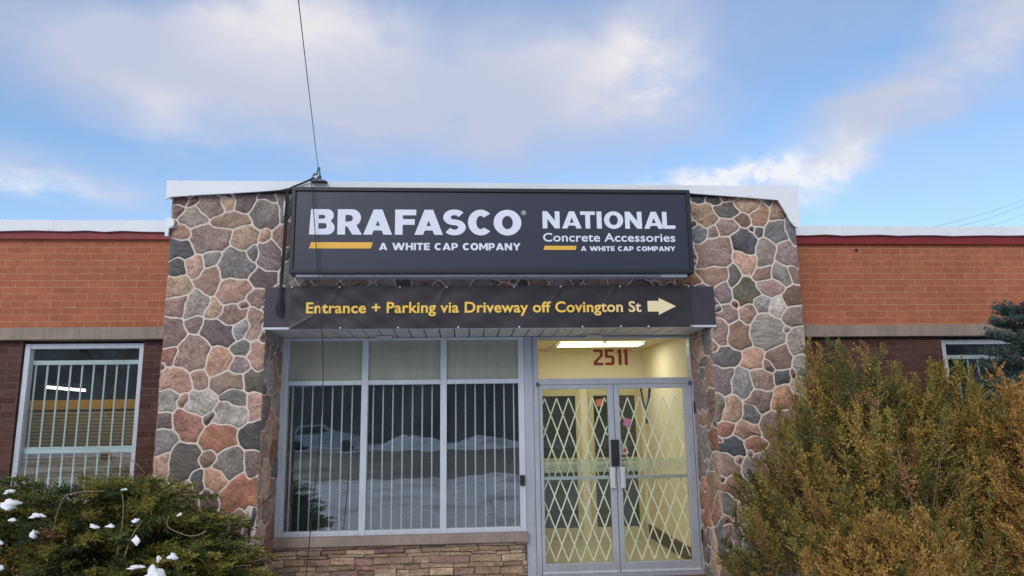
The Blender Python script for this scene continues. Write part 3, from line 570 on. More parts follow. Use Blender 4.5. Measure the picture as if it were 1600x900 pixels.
MB().box(-1.99, 0.70, 0.075, 0.22, 2.506, 2.7).build('head_panel', M_dark, shop)

# post panel between window and door with a small black box on it
pp = MB().box(0.690, 0.790, -0.02, 0.1, -0.10, 2.505, 0.004).build('post_panel', M_alu, shop)
MB().box(0.622, 0.676, -0.058, -0.031, 0.880, 0.990, 0.006).build('mail_slot', M_black, pp)

# the double door
df = MB()
df.box(0.792, 0.845, -0.055, 0.08, -0.09, 2.505, 0.005); df.box(2.585, 2.618, -0.055, 0.08, -0.09, 2.505, 0.005)
df.box(0.845, 2.585, -0.05, 0.07, 1.962, 2.030, 0.005); df.box(0.845, 2.585, -0.045, 0.07, 2.478, 2.505, 0.004); df.box(0.845, 2.585, -0.06, 0.08, -0.09, -0.05, 0.004)
dframe = df.build('door_frame', M_alu, shop)
MB().box(0.846, 2.584, 0.0, 0.006, 2.031, 2.477).build('transom_pane', M_tglass, dframe)
MB().box(0.792, 2.618, -0.40, -0.062, -0.16, -0.085, 0.01).build('door_step', plain('brick_red_step', srgb(104, 66, 58), 0.9, 0, 0.25, 4, 90, 0.4), shop)
two = lambda pts, y0, y1: MB().prism(pts, y0, y1)
nb = MB()          # 2 5 1 1 cut from red vinyl with squared corners
def digit(polys, x):
    for p in polys: nb.prism([(x+a*0.154, 2.176+b_*0.181) for a, b_ in p], -0.0045, -0.001)
two_ = [[(0, .84), (0, .96), (.06, 1), (.58, 1), (.70, .90), (.70, .58), (.30, .24), (.30, .165), (.72, .165), (.72, 0), (0, 0), (0, .22), (.48, .62), (.48, .84)]]
five = [[(0, 1), (.66, 1), (.66, .84), (.22, .84), (.22, .62), (.55, .62), (.70, .50), (.70, .12), (.56, 0), (.06, 0), (0, .05), (0, .17), (.42, .17), (.48, .22), (.48, .42), (.44, .46), (0, .46)]]
one = [[(0, .78), (.12, 1), (.36, 1), (.36, 0), (.13, 0), (.13, .78)]]
digit(two_, 1.484); digit(five, 1.617); digit(one, 1.752); digit(one, 1.822)
nb.build('house_number', M_num, dframe)
def lattice(x0, x1, z0, z1, xa, pitch, ztop, half, y):
    g = MB(); slope = half/(pitch/2); hw = 0.0064
    for sgn in (1, -1):
        for kk in range(-24, 48):
            ax = xa+kk*pitch               # a bar through the apex (ax, ztop), running down to the right or the left
            pts = []
            ta, tb = 0.0, (ztop-z0)/slope
            if sgn > 0: ta = max(ta, x0-ax); tb = min(tb, x1-ax)
            else: ta = max(ta, ax-x1); tb = min(tb, ax-x0)
            if tb-ta < 0.015: continue
            p0 = (ax+sgn*ta, ztop-slope*ta); p1 = (ax+sgn*tb, ztop-slope*tb)
            dx, dz = p1[0]-p0[0], p1[1]-p0[1]; l = math.hypot(dx, dz); nx, nz = -dz/l*hw, dx/l*hw
            yy = y+(0.004 if sgn > 0 else -0.004)
            g.prism([(p0[0]+nx, p0[1]+nz), (p1[0]+nx, p1[1]+nz), (p1[0]-nx, p1[1]-nz), (p0[0]-nx, p0[1]-nz)], yy-0.003, yy+0.003)
    return g
def door(x0, x1, gl0, gl1, apex, label, hx, handed):
    g = MB()
    g.box(x0, gl0, -0.045, 0.0, -0.045, 1.958, 0.005); g.box(gl1, x1, -0.045, 0.0, -0.045, 1.958, 0.005)
    g.box(gl0, gl1, -0.043, -0.002, 1.912, 1.958, 0.004); g.box(gl0, gl1, -0.043, -0.002, -0.045, 0.06, 0.004)
    d = g.build('door', M_alu, shop); tag(d, label)
    MB().box(gl0+.001, gl1-.001, -0.024, -0.018, 0.061, 1.911).build('pane', M_dglass, d)
    MB().box(gl0+.001, gl1-.001, -0.014, -0.002, 0.927, 0.962, 0.003).build('mid_rail', M_alu, d)
    MB().box(gl0+.001, gl1-.001, -0.0165, -0.0145, 1.005, 1.142).build('frosted_strip', M_frost, d)
    lattice(gl0, gl1, 0.962, 1.815, apex, 0.1365, 1.815, 0.184, 0.045).build('lattice', M_lat, d)
    lattice(gl0, gl1, 0.065, 0.925, apex+0.02, 0.1365, 0.925, 0.172, 0.045).build('lattice', M_lat, d)
    h = MB(); h.box(hx-0.022, hx+0.022, -0.098, -0.085, 0.835, 1.055, 0.005); h.box(hx-0.012, hx+0.012, -0.086, -0.044, 0.86, 0.885, 0.003); h.box(hx-0.012, hx+0.012, -0.086, -0.044, 1.005, 1.03, 0.003)
    h.box(hx-0.026*handed-0.006, hx-0.026*handed+0.006, -0.09, -0.044, 0.84, 1.05, 0.003)
    h.build('handle', M_steel, d)
    MB().box(x0+0.004, x1-0.004, -0.056, -0.046, -0.045, -0.018, 0.003).build('door_sweep', M_aluw, d)
    return d
dl = door(0.850, 1.688, 0.888, 1.620, 0.919, None, 1.640, 1)
dr = door(1.694, 2.580, 1.752, 2.490, 1.865, None, 1.745, -1)
lk = MB().box(1.634, 1.722, -0.082, -0.046, 1.068, 1.352, 0.006); lk.box(1.690, 1.702, -0.088, -0.081, 1.19, 1.205, 0.002); lk.build('lock_box', M_black, dl)
for x in (0.835, 2.568):
    MB().box(x-0.018, x+0.018, -0.072, -0.048, 1.945, 1.985, 0.004).build('pivot_hinge', M_galv, dframe)
for z0 in (1.63, 0.25): MB().box(2.592, 2.606, -0.075, -0.054, z0, z0+0.13, 0.003).build('butt_hinge', M_black, dframe)

# the lit vestibule behind the door
vs_ = MB(); vs_.box(0.70, 0.80, 0.1, 2.2, -0.05, 2.54); vs_.box(2.60, 2.70, 0.1, 2.2, -0.05, 2.54); vs_.box(0.70, 2.70, 2.2, 2.3, -0.05, 2.54); vs_.box(0.80, 2.60, 0.082, 0.14, 2.507, 2.539)
vest = vs_.build('vestibule', M_ywall, shop)
cg = MB(); cg.box(0.70, 2.70, 0.1, 2.3, 2.54, 2.60)
cg.build('ceiling', M_ceil, vest)
tb_ = MB()
for x in (1.2, 1.8, 2.4): tb_.box(x-.012, x+.012, 0.15, 2.195, 2.532, 2.539)
for y in (0.6, 1.82): tb_.box(0.805, 2.595, y-.012, y+.012, 2.528, 2.5335)
tb_.build('ceiling_grid', M_iframe, vest)
MB().box(0.70, 2.70, 0.085, 2.3, -0.12, -0.051).build('floor', M_floor, vest)
bb = MB(); bb.box(2.585, 2.599, 0.15, 2.19, -0.05, 0.12); bb.build('baseboard', M_base, vest); MB().box(0.801, 0.815, 0.15, 2.19, -0.05, 0.12).build('baseboard', M_base, vest)
for x0, x1 in ((0.86, 1.60), (1.86, 2.46)):
    idr = MB(); z0, z1 = 0.10, 1.90
    idr.box(x0-.07, x0, 2.15, 2.197, -0.05, 2.0, .004); idr.box(x1, x1+.07, 2.15, 2.197, -0.05, 2.0, .004); idr.box(x0, x1, 2.152, 2.196, z1, 2.0, .004); idr.box(x0, x1, 2.152, 2.196, -0.05, z0, .004)
    io = idr.build('inner_door', M_iframe, vest)
    # beyond the vestibule: too many levels for sub-parts, so pane and push bar belong to the same mesh level
    ip = MB().box(x0, x1, 2.17, 2.18, z0, z1).build('inner_pane', M_ipane, vest)
    pb = MB(); pb.box(x0, x1, 2.12, 2.15, 0.955, 0.98, .004); pb.box(x0, x1, 2.12, 2.15, 1.02, 1.04, .004); pb.build('push_bar', M_iframe, vest)

lamp = tag(empty('ceiling_lamp', (1.5, 1.1, 2.7)), 'glowing fluorescent panel on the entrance ceiling above the number 2511', 'lamp')
g = MB(); g.box(1.24, 2.32, 0.88, 0.90, 2.515, 2.531); g.box(1.24, 2.32, 1.32, 1.34, 2.515, 2.531); g.box(1.22, 1.24, 0.88, 1.34, 2.515, 2.531); g.box(2.32, 2.34, 0.88, 1.34, 2.515, 2.531)
g.build('lamp_frame', M_iframe, lamp); MB().box(1.24, 2.32, 0.90, 1.32, 2.518, 2.530).build('diffuser', M_lamp, lamp)

def note(name, x, z, y, w_, h_, c_, rot, label):
    g = MB(); ca_, sa_ = math.cos(rot), math.sin(rot); pts = [(x+(a*ca_-b_*sa_), z+(a*sa_+b_*ca_)) for a, b_ in ((-w_/2, -h_/2), (w_/2, -h_/2), (w_/2, h_/2), (-w_/2, h_/2))]
    g.prism(pts, y-0.0015, y); o = g.build(name, plain('paper_'+name, c_, 0.8, 0, .06, 5)); tag(o, label, 'note'); return o
note('paper_note', 1.846, 1.535, 0.012, 0.085, 0.085, srgb(206, 122, 170), -0.25, 'mauve pink paper note taped inside the right glass door')
note('paper_note', 1.95, 1.80, 2.148, 0.10, 0.10, srgb(206, 124, 104), 0.15, 'salmon paper note on the inner door, seen through the left leaf')
n3 = note('printed_card', 1.80, 1.235, 0.012, 0.07, 0.10, srgb(206, 190, 186), 0.3, 'small pale card with a red patch beside the black lock')
MB().prism([(1.785, 1.205), (1.822, 1.215), (1.815, 1.255), (1.79, 1.245)], 0.0095, 0.0102).build('red_patch', plain('card_red', srgb(150, 70, 66), 0.7), n3)
cord = MB(); cord.tube([(2.035, 0.10, 2.02), (2.04, 0.10, 1.90), (2.06, 0.10, 1.76), (2.085, 0.10, 1.66), (2.10, 0.10, 1.58)], 0.011, 8); cord.tube([(2.14, 0.10, 2.02), (2.14, 0.10, 1.90), (2.125, 0.10, 1.78), (2.09, 0.10, 1.66)], 0.015, 8)
cord.box(2.08, 2.115, 0.085, 0.115, 1.52, 1.59, .006); cord.box(2.02, 2.155, 0.085, 0.115, 2.0, 2.03, .004)
tag(cord.build('hanging_cord', M_galv, None, True), 'grey cord looping down from the door head behind the right door', 'cord')

# ------------------------------------------------------------------ canopy over the recess
can = tag(empty('entrance_canopy', (0.3, -0.7, 2.5)), 'dark metal canopy box with white slatted soffit above window and door', 'canopy')
MB().box(-2.0, 2.665, -0.745, -0.722, 2.535, 2.948, 0.004).build('fascia', M_fascia, can)
MB().box(-2.0, 2.665, -0.752, -0.70, 2.512, 2.534, 0.003).build('trim', M_aluw, can)
so_ = MB(); x = -1.975
while x < 2.60:
    x1 = min(x+0.146, 2.612); so_.add([(x, -0.70, 2.522), (x1, -0.70, 2.522), (x1, 0.06, 2.508), (x, 0.06, 2.508), (x, -0.70, 2.532), (x1, -0.70, 2.532), (x1, 0.06, 2.518), (x, 0.06, 2.518)],
        [(0, 3, 2, 1), (4, 5, 6, 7), (0, 1, 5, 4), (1, 2, 6, 5), (2, 3, 7, 6), (3, 0, 4, 7)])
    x += 0.158
so_.build('soffit', M_soffit, can)
MB().box(-1.98, 2.612, -0.70, 0.06, 2.534, 2.55).build('soffit_backing', M_dark, can)
for x in (-0.85, 1.47): MB().box(x-0.085, x+0.085, -0.20, -0.07, 2.478, 2.508, 0.006).build('vent_box', M_soffit, can)

# ------------------------------------------------------------------ banner
ban = tag(empty('fabric_banner', (0.33, -0.76, 2.51)), 'creased black vinyl banner with yellow parking directions and a pale arrow', 'banner')
def rip(x, z_):
    v = 0.0035*math.sin(x*3.1+z_*9)+0.0022*math.sin(x*11-z_*21+1)+0.0016*math.sin(x*23+z_*35)
    for gx, s_ in ((-1.248, 1), (-0.639, -1), (-0.161, 1), (0.535, -1), (1.024, 1), (1.6, 1), (2.1, -1)):
        dx, dz = x-gx, 2.945-z_; t_ = (dx*0.86+dz*0.5*s_); u_ = abs(-dx*0.5*s_+dz*0.86)
        v -= 0.006*math.exp(-(t_/0.022)**2)*math.exp(-u_/0.18)
    v -= 0.008*math.exp(-(((x+1.70)-(z_-2.53)*1.6)/0.02)**2)*math.exp(-((z_-2.56)/0.10)**2)
    return v
nx, nz = 260, 30; vv = []; ff = []
for side in (0, 1):
    for j in range(nz+1):
        for i in range(nx+1):
            x = -1.738+4.143*i/nx; z_ = 2.512+0.441*j/nz; vv.append((x, -0.766+rip(x, z_)+side*0.002, z_))
o_ = (nx+1)*(nz+1)
for j in range(nz):
    for i in range(nx):
        a = j*(nx+1)+i; ff.append((a, a+1, a+nx+2, a+nx+1)); ff.append((a+o_, a+nx+1+o_, a+nx+2+o_, a+1+o_))
me = bpy.data.meshes.new('sheet'); me.from_pydata(vv, [], ff); me.update(); link('sheet', me, M_banner, ban, True)
t = NT('yellow_print_with_glare'); sp = t.n('ShaderNodeSeparateXYZ'); t.set(sp.inputs[0], t.pos())
cc = t.mix(t.ramp(sp.outputs[0], 0, 1, 1.3, 1.95), srgb(236, 196, 84), srgb(232, 220, 178)); M_bprint = t.pbr(cc, 0.5)  # pale glare towards the right end is painted into the lettering colour
OB = 0.021
lo, hi, _ = bounds(text_mesh('E', OB)); eb = (lo[1], hi[1])
full = 'Entrance + Parking via Driveway off Covington St'; lo, hi, _ = bounds(text_mesh(full, OB, 1.03)); kx = (1.864+1.577)/(hi[0]-lo[0]); pre = ''
for wd in full.split():
    pre = (pre+' '+wd).strip(); _, h1, _ = bounds(text_mesh(pre, OB, 1.03)); wm = text_mesh(wd, OB, 1.03); l2, h2, _ = bounds(wm)
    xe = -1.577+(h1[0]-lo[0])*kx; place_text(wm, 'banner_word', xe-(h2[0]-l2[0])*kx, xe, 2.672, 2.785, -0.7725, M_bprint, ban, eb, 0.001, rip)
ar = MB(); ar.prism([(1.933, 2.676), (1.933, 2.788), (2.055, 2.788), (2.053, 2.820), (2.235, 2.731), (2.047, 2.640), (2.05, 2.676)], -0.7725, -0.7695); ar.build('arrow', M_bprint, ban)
for x, z_ in [(-1.248, 2.943), (-0.639, 2.943), (-0.161, 2.943), (0.535, 2.944), (1.024, 2.944), (1.65, 2.944), (2.385, 2.944), (-1.725, 2.944), (-1.23, 2.522), (-0.652, 2.522), (-0.042, 2.522), (0.582, 2.522), (1.24, 2.522), (1.643, 2.522), (1.933, 2.522), (2.39, 2.522)]:
    MB().tube([(x, -0.764, z_), (x, -0.7735+rip(x, z_)*.5, z_)], 0.010, 10).build('grommet', M_steel, ban, True)

# ------------------------------------------------------------------ the lightbox sign
sg = tag(empty('lightbox_sign', (0.33, -0.8, 3.05)), 'long dark slate lightbox sign with pale block lettering across the stone front', 'sign')
cb_ = MB(); cb_.box(-1.72, 2.395, -0.925, -0.722, 3.05, 3.945, 0.004)
for (x0, x1, z0, z1) in ((-1.72, 2.395, 3.05, 3.092), (-1.72, 2.395, 3.906, 3.945), (-1.72, -1.682, 3.092, 3.906), (2.357, 2.395, 3.092, 3.906)): cb_.box(x0, x1, -0.957, -0.926, z0, z1, 0.004)
cb_.build('cabinet', M_signframe, sg)
MB().box(-1.681, 2.356, -0.938, -0.927, 3.093, 3.905).build('face_panel', M_signface, sg)
YL = -0.9385
W1 = {'B': .88, 'R': .885, 'A': 1.06, 'F': .784, 'S': .835, 'C': .92, 'O': 1.05}
GAP1 = iter([.10, .07, .106, -.06, .015, .09, .045, 0])
bf = caps('BRAFASCO', .285, .225, lambda ch: next(GAP1), W1)
place_text(bf, 'headline_lettering', -1.540, 0.608, 3.446, 3.719, YL, M_letter, sg, None, 0.003)
W2 = {'A': 1.06, 'W': 1.62, 'H': .92, 'I': .27, 'T': .84, 'E': .74, 'C': .90, 'P': .84, 'O': 1.02, 'M': 1.12, 'N': .96, 'Y': 1.0}
for (x0, x1, z0, z1) in ((-0.839, 0.596, 3.289, 3.366), (1.220, 2.211, 3.284, 3.335)):
    pos_ = 0; spans = []
    for wd in ('A', 'WHITE', 'CAP', 'COMPANY'):
        ln_ = sum(W2[ch] for ch in wd)+.10*(len(wd)-1); spans.append((wd, pos_, pos_+ln_)); pos_ += ln_+.62
    kx = (x1-x0)/spans[-1][2]
    for wd, a, b_ in spans: place_text(caps(wd, .26, .22, .10, W2), 'tagline_word', x0+a*kx, x0+b_*kx, z0, z1, YL, M_letter, sg, (-.015, 1.015), 0.002)
W3 = {'N': .90, 'A': 1.04, 'T': .78, 'I': .26, 'O': 1.02, 'L': .69}
G3 = {'N': .12, 'A': -.06, 'T': .09, 'I': .13, 'O': .10, 'L': 0}
place_text(caps('NATIONAL', .25, .20, lambda ch: G3[ch], W3), 'second_lettering', 0.829, 2.224, 3.520, 3.709, YL, M_letter, sg, None, 0.003)
place_text(text_mesh('Concrete Accessories', 0.016, 1.04), 'small_lettering', 0.830, 2.216, 3.382, 3.475, YL, M_letter, sg, None, 0.002)
for pts in ([(-1.535, 3.306), (-1.515, 3.370), (-0.901, 3.370), (-0.921, 3.306)], [(0.832, 3.295), (0.844, 3.338), (1.176, 3.338), (1.164, 3.295)]):
    MB().prism(pts, YL-0.003, YL).build('accent_bar', M_yel, sg)
rg = MB(); ring = arc(.634, 3.689, .024, .024, 0, 360, 24)[:-1]; inn = arc(.634, 3.689, .020, .020, 0, 360, 24)[:-1]
for i in range(24): rg.prism([ring[i], ring[(i+1) % 24], inn[(i+1) % 24], inn[i]], YL-0.002, YL)
rg.build('registered_ring', M_letter, sg)
place_text(caps('R', .3, .2, 0, {'R': .95}), 'registered_letter', .6245, .6435, 3.679, 3.700, YL, M_letter, sg, None, .002)
rl = MB(); rl.box(-1.66, 2.33, -0.90, -0.74, 3.024, 3.049, 0.003); rl.box(2.05, 2.33, -0.915, -0.90, 3.014, 3.049, .003); rl.box(-1.66, -1.40, -0.915, -0.90, 3.02, 3.049, .003); rl.build('bottom_rail', M_alu, sg)

# ------------------------------------------------------------------ brick wings
def wing(name, label, x0, x1, wx0, wx1, ztop, zcap, zf, zl0, zl1, brick, near_right):
    t_ = tag(empty(name, ((x0+x1)/2, 0, -0.13)), label, 'building')
    MB().box(x0, x1, 0.0, 0.25, zl1, zf+0.02).build('brick_wall', brick, t_)
    lw = MB(); wz0 = 0.78
    lw.box(x0, wx0, 0.05, 0.25, -0.16, zl0); lw.box(wx1, x1, 0.05, 0.25, -0.16, zl0); lw.box(wx0, wx1, 0.05, 0.25, -0.16, wz0)
    lw.build('lower_wall', M_dbrick, t_)
    MB().box(x0, x1, -0.022, 0.25, zl0, zl1-0.002, 0.006).build('lintel_band', M_conc, t_)
    fa = MB(); fa.box(x0, x1, -0.04, -0.003, zf, ztop, 0.004); fa.build('fascia', M_red, t_)
    xs_ = [x0+(x1-x0)*i/26 for i in range(27)]
    cp = MB(); cp.prism(wavy(xs_, ztop-0.004, 0.008, hash(name) % 91 if False else 7 if near_right else 9)+[(x, zcap+0.004*math.sin(x*1.9)) for x in xs_[::-1]], -0.075, -0.05); cp.box(x0, x1, -0.05, 0.6, zcap-0.018, zcap-0.006)
    for k in range(6): cp.box(x0+0.9+k*1.27, x0+0.95+k*1.27, -0.0785, -0.0745, ztop+0.012, zcap-0.012)
    for k in range(22): cp.box(x0+0.2+k*0.25, x0+0.212+k*0.25, -0.080, -0.0745, zcap-0.03, zcap-0.018)
    if near_right:   # loose curled end lapping onto the stone pier
        pts = []
        cp.prism([(x1-0.02, 3.475), (x1+0.010, 3.475), (x1+0.015, 3.56), (x1+0.05, 3.575), (x1+0.065, 3.615), (x1+0.05, 3.66), (x1+0.0, 3.675), (x1-0.02, 3.665)], -0.765, -0.735)
        cp.add([(x1-.02,-.735,3.475),(x1-.012,-.735,3.475),(x1-.012,-.05,ztop),(x1-.02,-.05,ztop),(x1-.02,-.735,3.665),(x1-.012,-.735,3.665),(x1-.012,-.05,zcap-.006),(x1-.02,-.05,zcap-.006)],[(0,3,2,1),(4,5,6,7),(0,1,5,4),(1,2,6,5),(2,3,7,6),(3,0,4,7)])
    cp.build('roof_cap', M_white, t_)
    MB().box(x0, x1, 0.25, 9, 3.55, 3.62).build('roof', M_conc, t_)
    fw = MB(); zt = zl0-0.035; fx0, fx1 = wx0+0.012, wx1-0.012
    fw.box(fx0, fx0+0.055, 0.075, 0.16, wz0, zt, 0.005); fw.box(fx1-0.045, fx1, 0.075, 0.16, wz0, zt, 0.005); fw.box(fx0+0.055, fx1-0.045, 0.08, 0.16, zt-0.055, zt, 0.005); fw.box(fx0+0.055, fx1-0.045, 0.08, 0.16, wz0, wz0+0.06, 0.005)
    wo_ = fw.build('window', M_aluw, t_)
    MB().box(fx0+0.056, fx1-0.046, 0.115, 0.121, wz0+0.061, zt-0.056).build('pane', M_glass, wo_)
    zr = zt-0.205
    for za, zb_ in ((zr-0.022, zr+0.026), (1.30, 1.368)): MB().box(fx0+0.057, fx1-0.047, 0.140, 0.160, za, zb_, .004).build('bar_rail', M_bar, wo_)
    n = int((fx1-fx0-0.12)/0.1225)+1
    for i in range(n):
        x = fx0+0.085+0.1225*i if near_right else fx0+0.115+0.128*i
        if x < fx1-0.06: MB().box(x-0.009, x+0.009, 0.161, 0.173, wz0+0.02, zr, 0.003).build('security_bar', M_bar, wo_)
    MB().box(wx0-0.3, wx1+.3, 0.252, 0.30, zt+0.001, 2.9).build('head_panel', M_dark, t_)
    return t_
wl = wing('brick_wing', 'left orange brick wing with dark brick around a barred window under a white roof edge', -8.0, -3.0, -4.765, -3.49, 3.712, 3.835, 3.622, 2.51, 2.645, M_brick, True)
wr = wing('brick_wing', 'right orange brick wing with bright red fascia, half hidden behind the shrubs', 3.64, 9.5, 5.675, 7.1, 3.696, 3.803, 3.590, 2.482, 2.622, M_brick, False)
MB().tube([(5.6, 0.15, 3.79), (5.6, 0.15, 3.825)], 0.02, 8).build('vent_pipe', M_black, wr, True)
MB().tube([(4.717, 0.02, 3.523), (4.717, -0.012, 3.523)], 0.018, 10).build('anchor_bolt', M_black, wr, True)
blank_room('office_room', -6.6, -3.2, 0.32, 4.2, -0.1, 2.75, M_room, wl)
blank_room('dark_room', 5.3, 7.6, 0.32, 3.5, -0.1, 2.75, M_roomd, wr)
pt = tag(empty('slatted_partition', (-5, 1.5, 0)), 'tan slatted partition with a yellow top band behind the left barred window', 'partition')
sl = MB(); z = -0.08
while z < 1.76: sl.box(-6.5, -3.75, 1.5, 1.53, z, z+0.034, 0.006); z += 0.042
sl.build('slat_panel', plain('tan_slats', srgb(196, 170, 118), 0.5, 0, .06, 1.5), pt); MB().box(-6.5, -3.72, 1.49, 1.54, 1.79, 1.91, .005).build('top_band', plain('yellow_band', srgb(226, 164, 30), 0.5, 0, .08, 2), pt)
MB().box(-6.5, -3.75, 1.531, 1.56, -0.1, 1.789).build('backing_board', M_base, pt)
tl = tag(empty('tube_lamp', (-5.6, 2.4, 2.1)), 'lit white fluorescent tube seen through the left barred window', 'lamp')
MB().tube([(-5.83, 2.5, 2.125), (-5.31, 2.5, 2.075)], 0.018, 10).build('tube', M_tube, tl, True); MB().box(-5.85, -5.28, 2.48, 2.55, 2.15, 2.19, .005).build('housing', M_galv, tl)
tl2 = tag(empty('added_fill_panel', (-4.7, 1.0, 2.7)), 'added glowing panel that brightens the slatted partition, behind the left window', 'lamp')  # added light source, there only to brighten the partition
MB().box(-5.3, -4.1, 0.75, 0.95, 2.715, 2.735).build('diffuser', emis('added_fill_glow', (1, .93, .8, 1), 12.0), tl2); MB().box(-5.32, -4.08, 0.73, 0.97, 2.736, 2.749).build('housing', M_galv, tl2)

# ------------------------------------------------------------------ wires and brackets
br = tag(empty('cable_bracket', (-1.5, -0.8, 4.05)), 'small grey wire bracket with a hook on the roof edge above the sign', 'bracket')
g = MB(); g.prism([(-1.57, 4.046), (-1.40, 4.046), (-1.47, 4.078), (-1.50, 4.078)], -0.85, -0.74); g.build('base_plate', M_galv, br)
g = MB(); g.tube([(-1.515, -0.83, 4.075), (-1.505, -0.83, 4.13), (-1.493, -0.83, 4.195), (-1.483, -0.83, 4.20), (-1.478, -0.83, 4.14), (-1.468, -0.83, 4.085)], 0.008, 8)
g.build('hook', M_galv, br, True)
g = MB(); g.tube([(-1.535, -0.85, 4.112), (-1.495, -0.85, 4.112)], 0.016, 10); g.tube([(-1.49, -0.85, 4.092), (-1.455, -0.85, 4.085)], 0.013, 10); g.build('clamp', M_galv, br, True)
g = MB(); g.tube([(-1.51, -0.855, 4.098), (-1.505, -0.855, 4.062)], [0.02, 0.012], 10); g.build('insulator', plain('white_porcelain', srgb(225, 228, 232), 0.3), br, True)
def sag(p0, p1, s_, n=40): return [tuple(a+(b_-a)*i/n - (4*s_*(i/n)*(1-i/n) if j == 2 else 0) for j, (a, b_) in enumerate(zip(p0, p1))) for i in range(n+1)]
g = MB(); g.tube(sag((-1.492, -0.85, 4.185), (5.6, -47.2, 9.2), 1.03, 60), 0.0036, 6); tag(g.build('service_wire', M_galv, None, True), 'thin dark wire rising from the roof bracket into the sky', 'wire')
g = MB(); P = [(-1.525, -0.86, 4.105), (-1.522, -0.99, 4.02), (-1.505, -0.995, 3.82), (-1.489, -1.0, 3.675), (-1.42, -1.0, 3.0), (-1.352, -1.0, 2.29), (-1.340, -1.0, 1.95), (-1.342, -1.0, 1.70), (-1.365, -1.0, 1.25), (-1.391, -1.0, 0.88), (-1.42, -1.0, 0.45), (-1.437, -1.0, 0.2), (-1.45, -0.98, -0.115)]
def smooth_path(P, n=5):
    out = []
    for i in range(len(P)-1):
        a = Vector(P[max(i-1, 0)]); b_ = Vector(P[i]); c_ = Vector(P[i+1]); d = Vector(P[min(i+2, len(P)-1)])
        for k_ in range(n):
            t_ = k_/n; out.append(0.5*((2*b_)+(c_-a)*t_+(2*a-5*b_+4*c_-d)*t_*t_+(3*b_-a-3*c_+d)*t_**3))
    out.append(Vector(P[-1])); return out
g.tube(smooth_path(P), 0.0046, 6); tag(g.build('drop_cable', M_cable, None, True), 'thin black cable hanging loose in front of the sign, banner and window', 'cable')
cbn = tag(empty('cable_strap', (-1.83, -0.77, 3.9)), 'black doubled cable strap hanging down the stone left of the sign', 'cable')
g = MB(); g.tube(smooth_path([(-1.53, -0.82, 4.09), (-1.66, -0.80, 4.035), (-1.76, -0.80, 3.99), (-1.80, -0.79, 3.95), (-1.818, -0.785, 3.88), (-1.824, -0.785, 3.40), (-1.838, -0.79, 2.93), (-1.835, -0.79, 2.68)]), 0.010, 8)
g.build('cable', M_cable, cbn, True)
g = MB(); g.tube(smooth_path([(-1.805, -0.782, 3.93), (-1.80, -0.785, 3.80), (-1.806, -0.785, 3.40), (-1.822, -0.79, 2.95), (-1.85, -0.79, 2.80), (-1.868, -0.79, 2.73), (-1.855, -0.79, 2.665), (-1.82, -0.79, 2.66), (-1.815, -0.79, 2.74), (-1.828, -0.79, 2.86)]), 0.009, 8)
g.build('loop', M_cable, cbn, True)
g = MB(); g.tube([(-1.828, -0.80, 3.84), (-1.829, -0.80, 3.68)], 0.010, 10); g.build('white_sleeve', M_aluw, cbn, True)
for p0, p1, lab in (((23.6, 26, 10.85), (41.69, 40, 17.36), 'uppermost thin power line in the sky over the right roof'), ((24.6, 26, 10.8), (41.63, 40, 16.95), 'middle thin power line in the sky over the right roof'), ((25.8, 26, 10.8), (41.53, 40, 16.25), 'lowest thin power line in the sky over the right roof')):
    g = MB(); g.tube(sag(p0, [a_+(b_-a_)*1.6 for a_, b_ in zip(p0, p1)], 0.35, 30), 0.009, 6); tag(g.build('power_line', M_galv, None, True), lab, 'wire', 'power lines over the right roof')

# ------------------------------------------------------------------ foliage
def leaf_mat(name, rough=0.6, trans=0.25):
    t = NT(name); a = t.n('ShaderNodeAttribute', attribute_name='leaf_tone')
    q_ = t.n('ShaderNodeBsdfPrincipled'); t.set(q_.inputs['Base Color'], a.outputs['Color']); q_.inputs['Roughness'].default_value = rough; q_.inputs['Specular IOR Level'].default_value = 0.25
    tr = t.n('ShaderNodeBsdfTranslucent'); t.set(tr.inputs[0], a.outputs['Color']); mx = t.n('ShaderNodeMixShader'); mx.inputs[0].default_value = trans
    t.t.links.new(q_.outputs[0], mx.inputs[1]); t.t.links.new(tr.outputs[0], mx.inputs[2]); t.t.links.new(mx.outputs[0], t.out.inputs[0]); return t.m
M_leaf = leaf_mat('scale_leaves'); M_needle = leaf_mat('blue_green_needles', 0.6, 0.1)
M_twig = plain('brown_twig', srgb(112, 86, 64), 0.85, 0, .25, 12, 90, .3, .2); M_twigg = plain('grey_twig', srgb(140, 120, 104), 0.85, 0, .25, 12, 90, .3, .2)
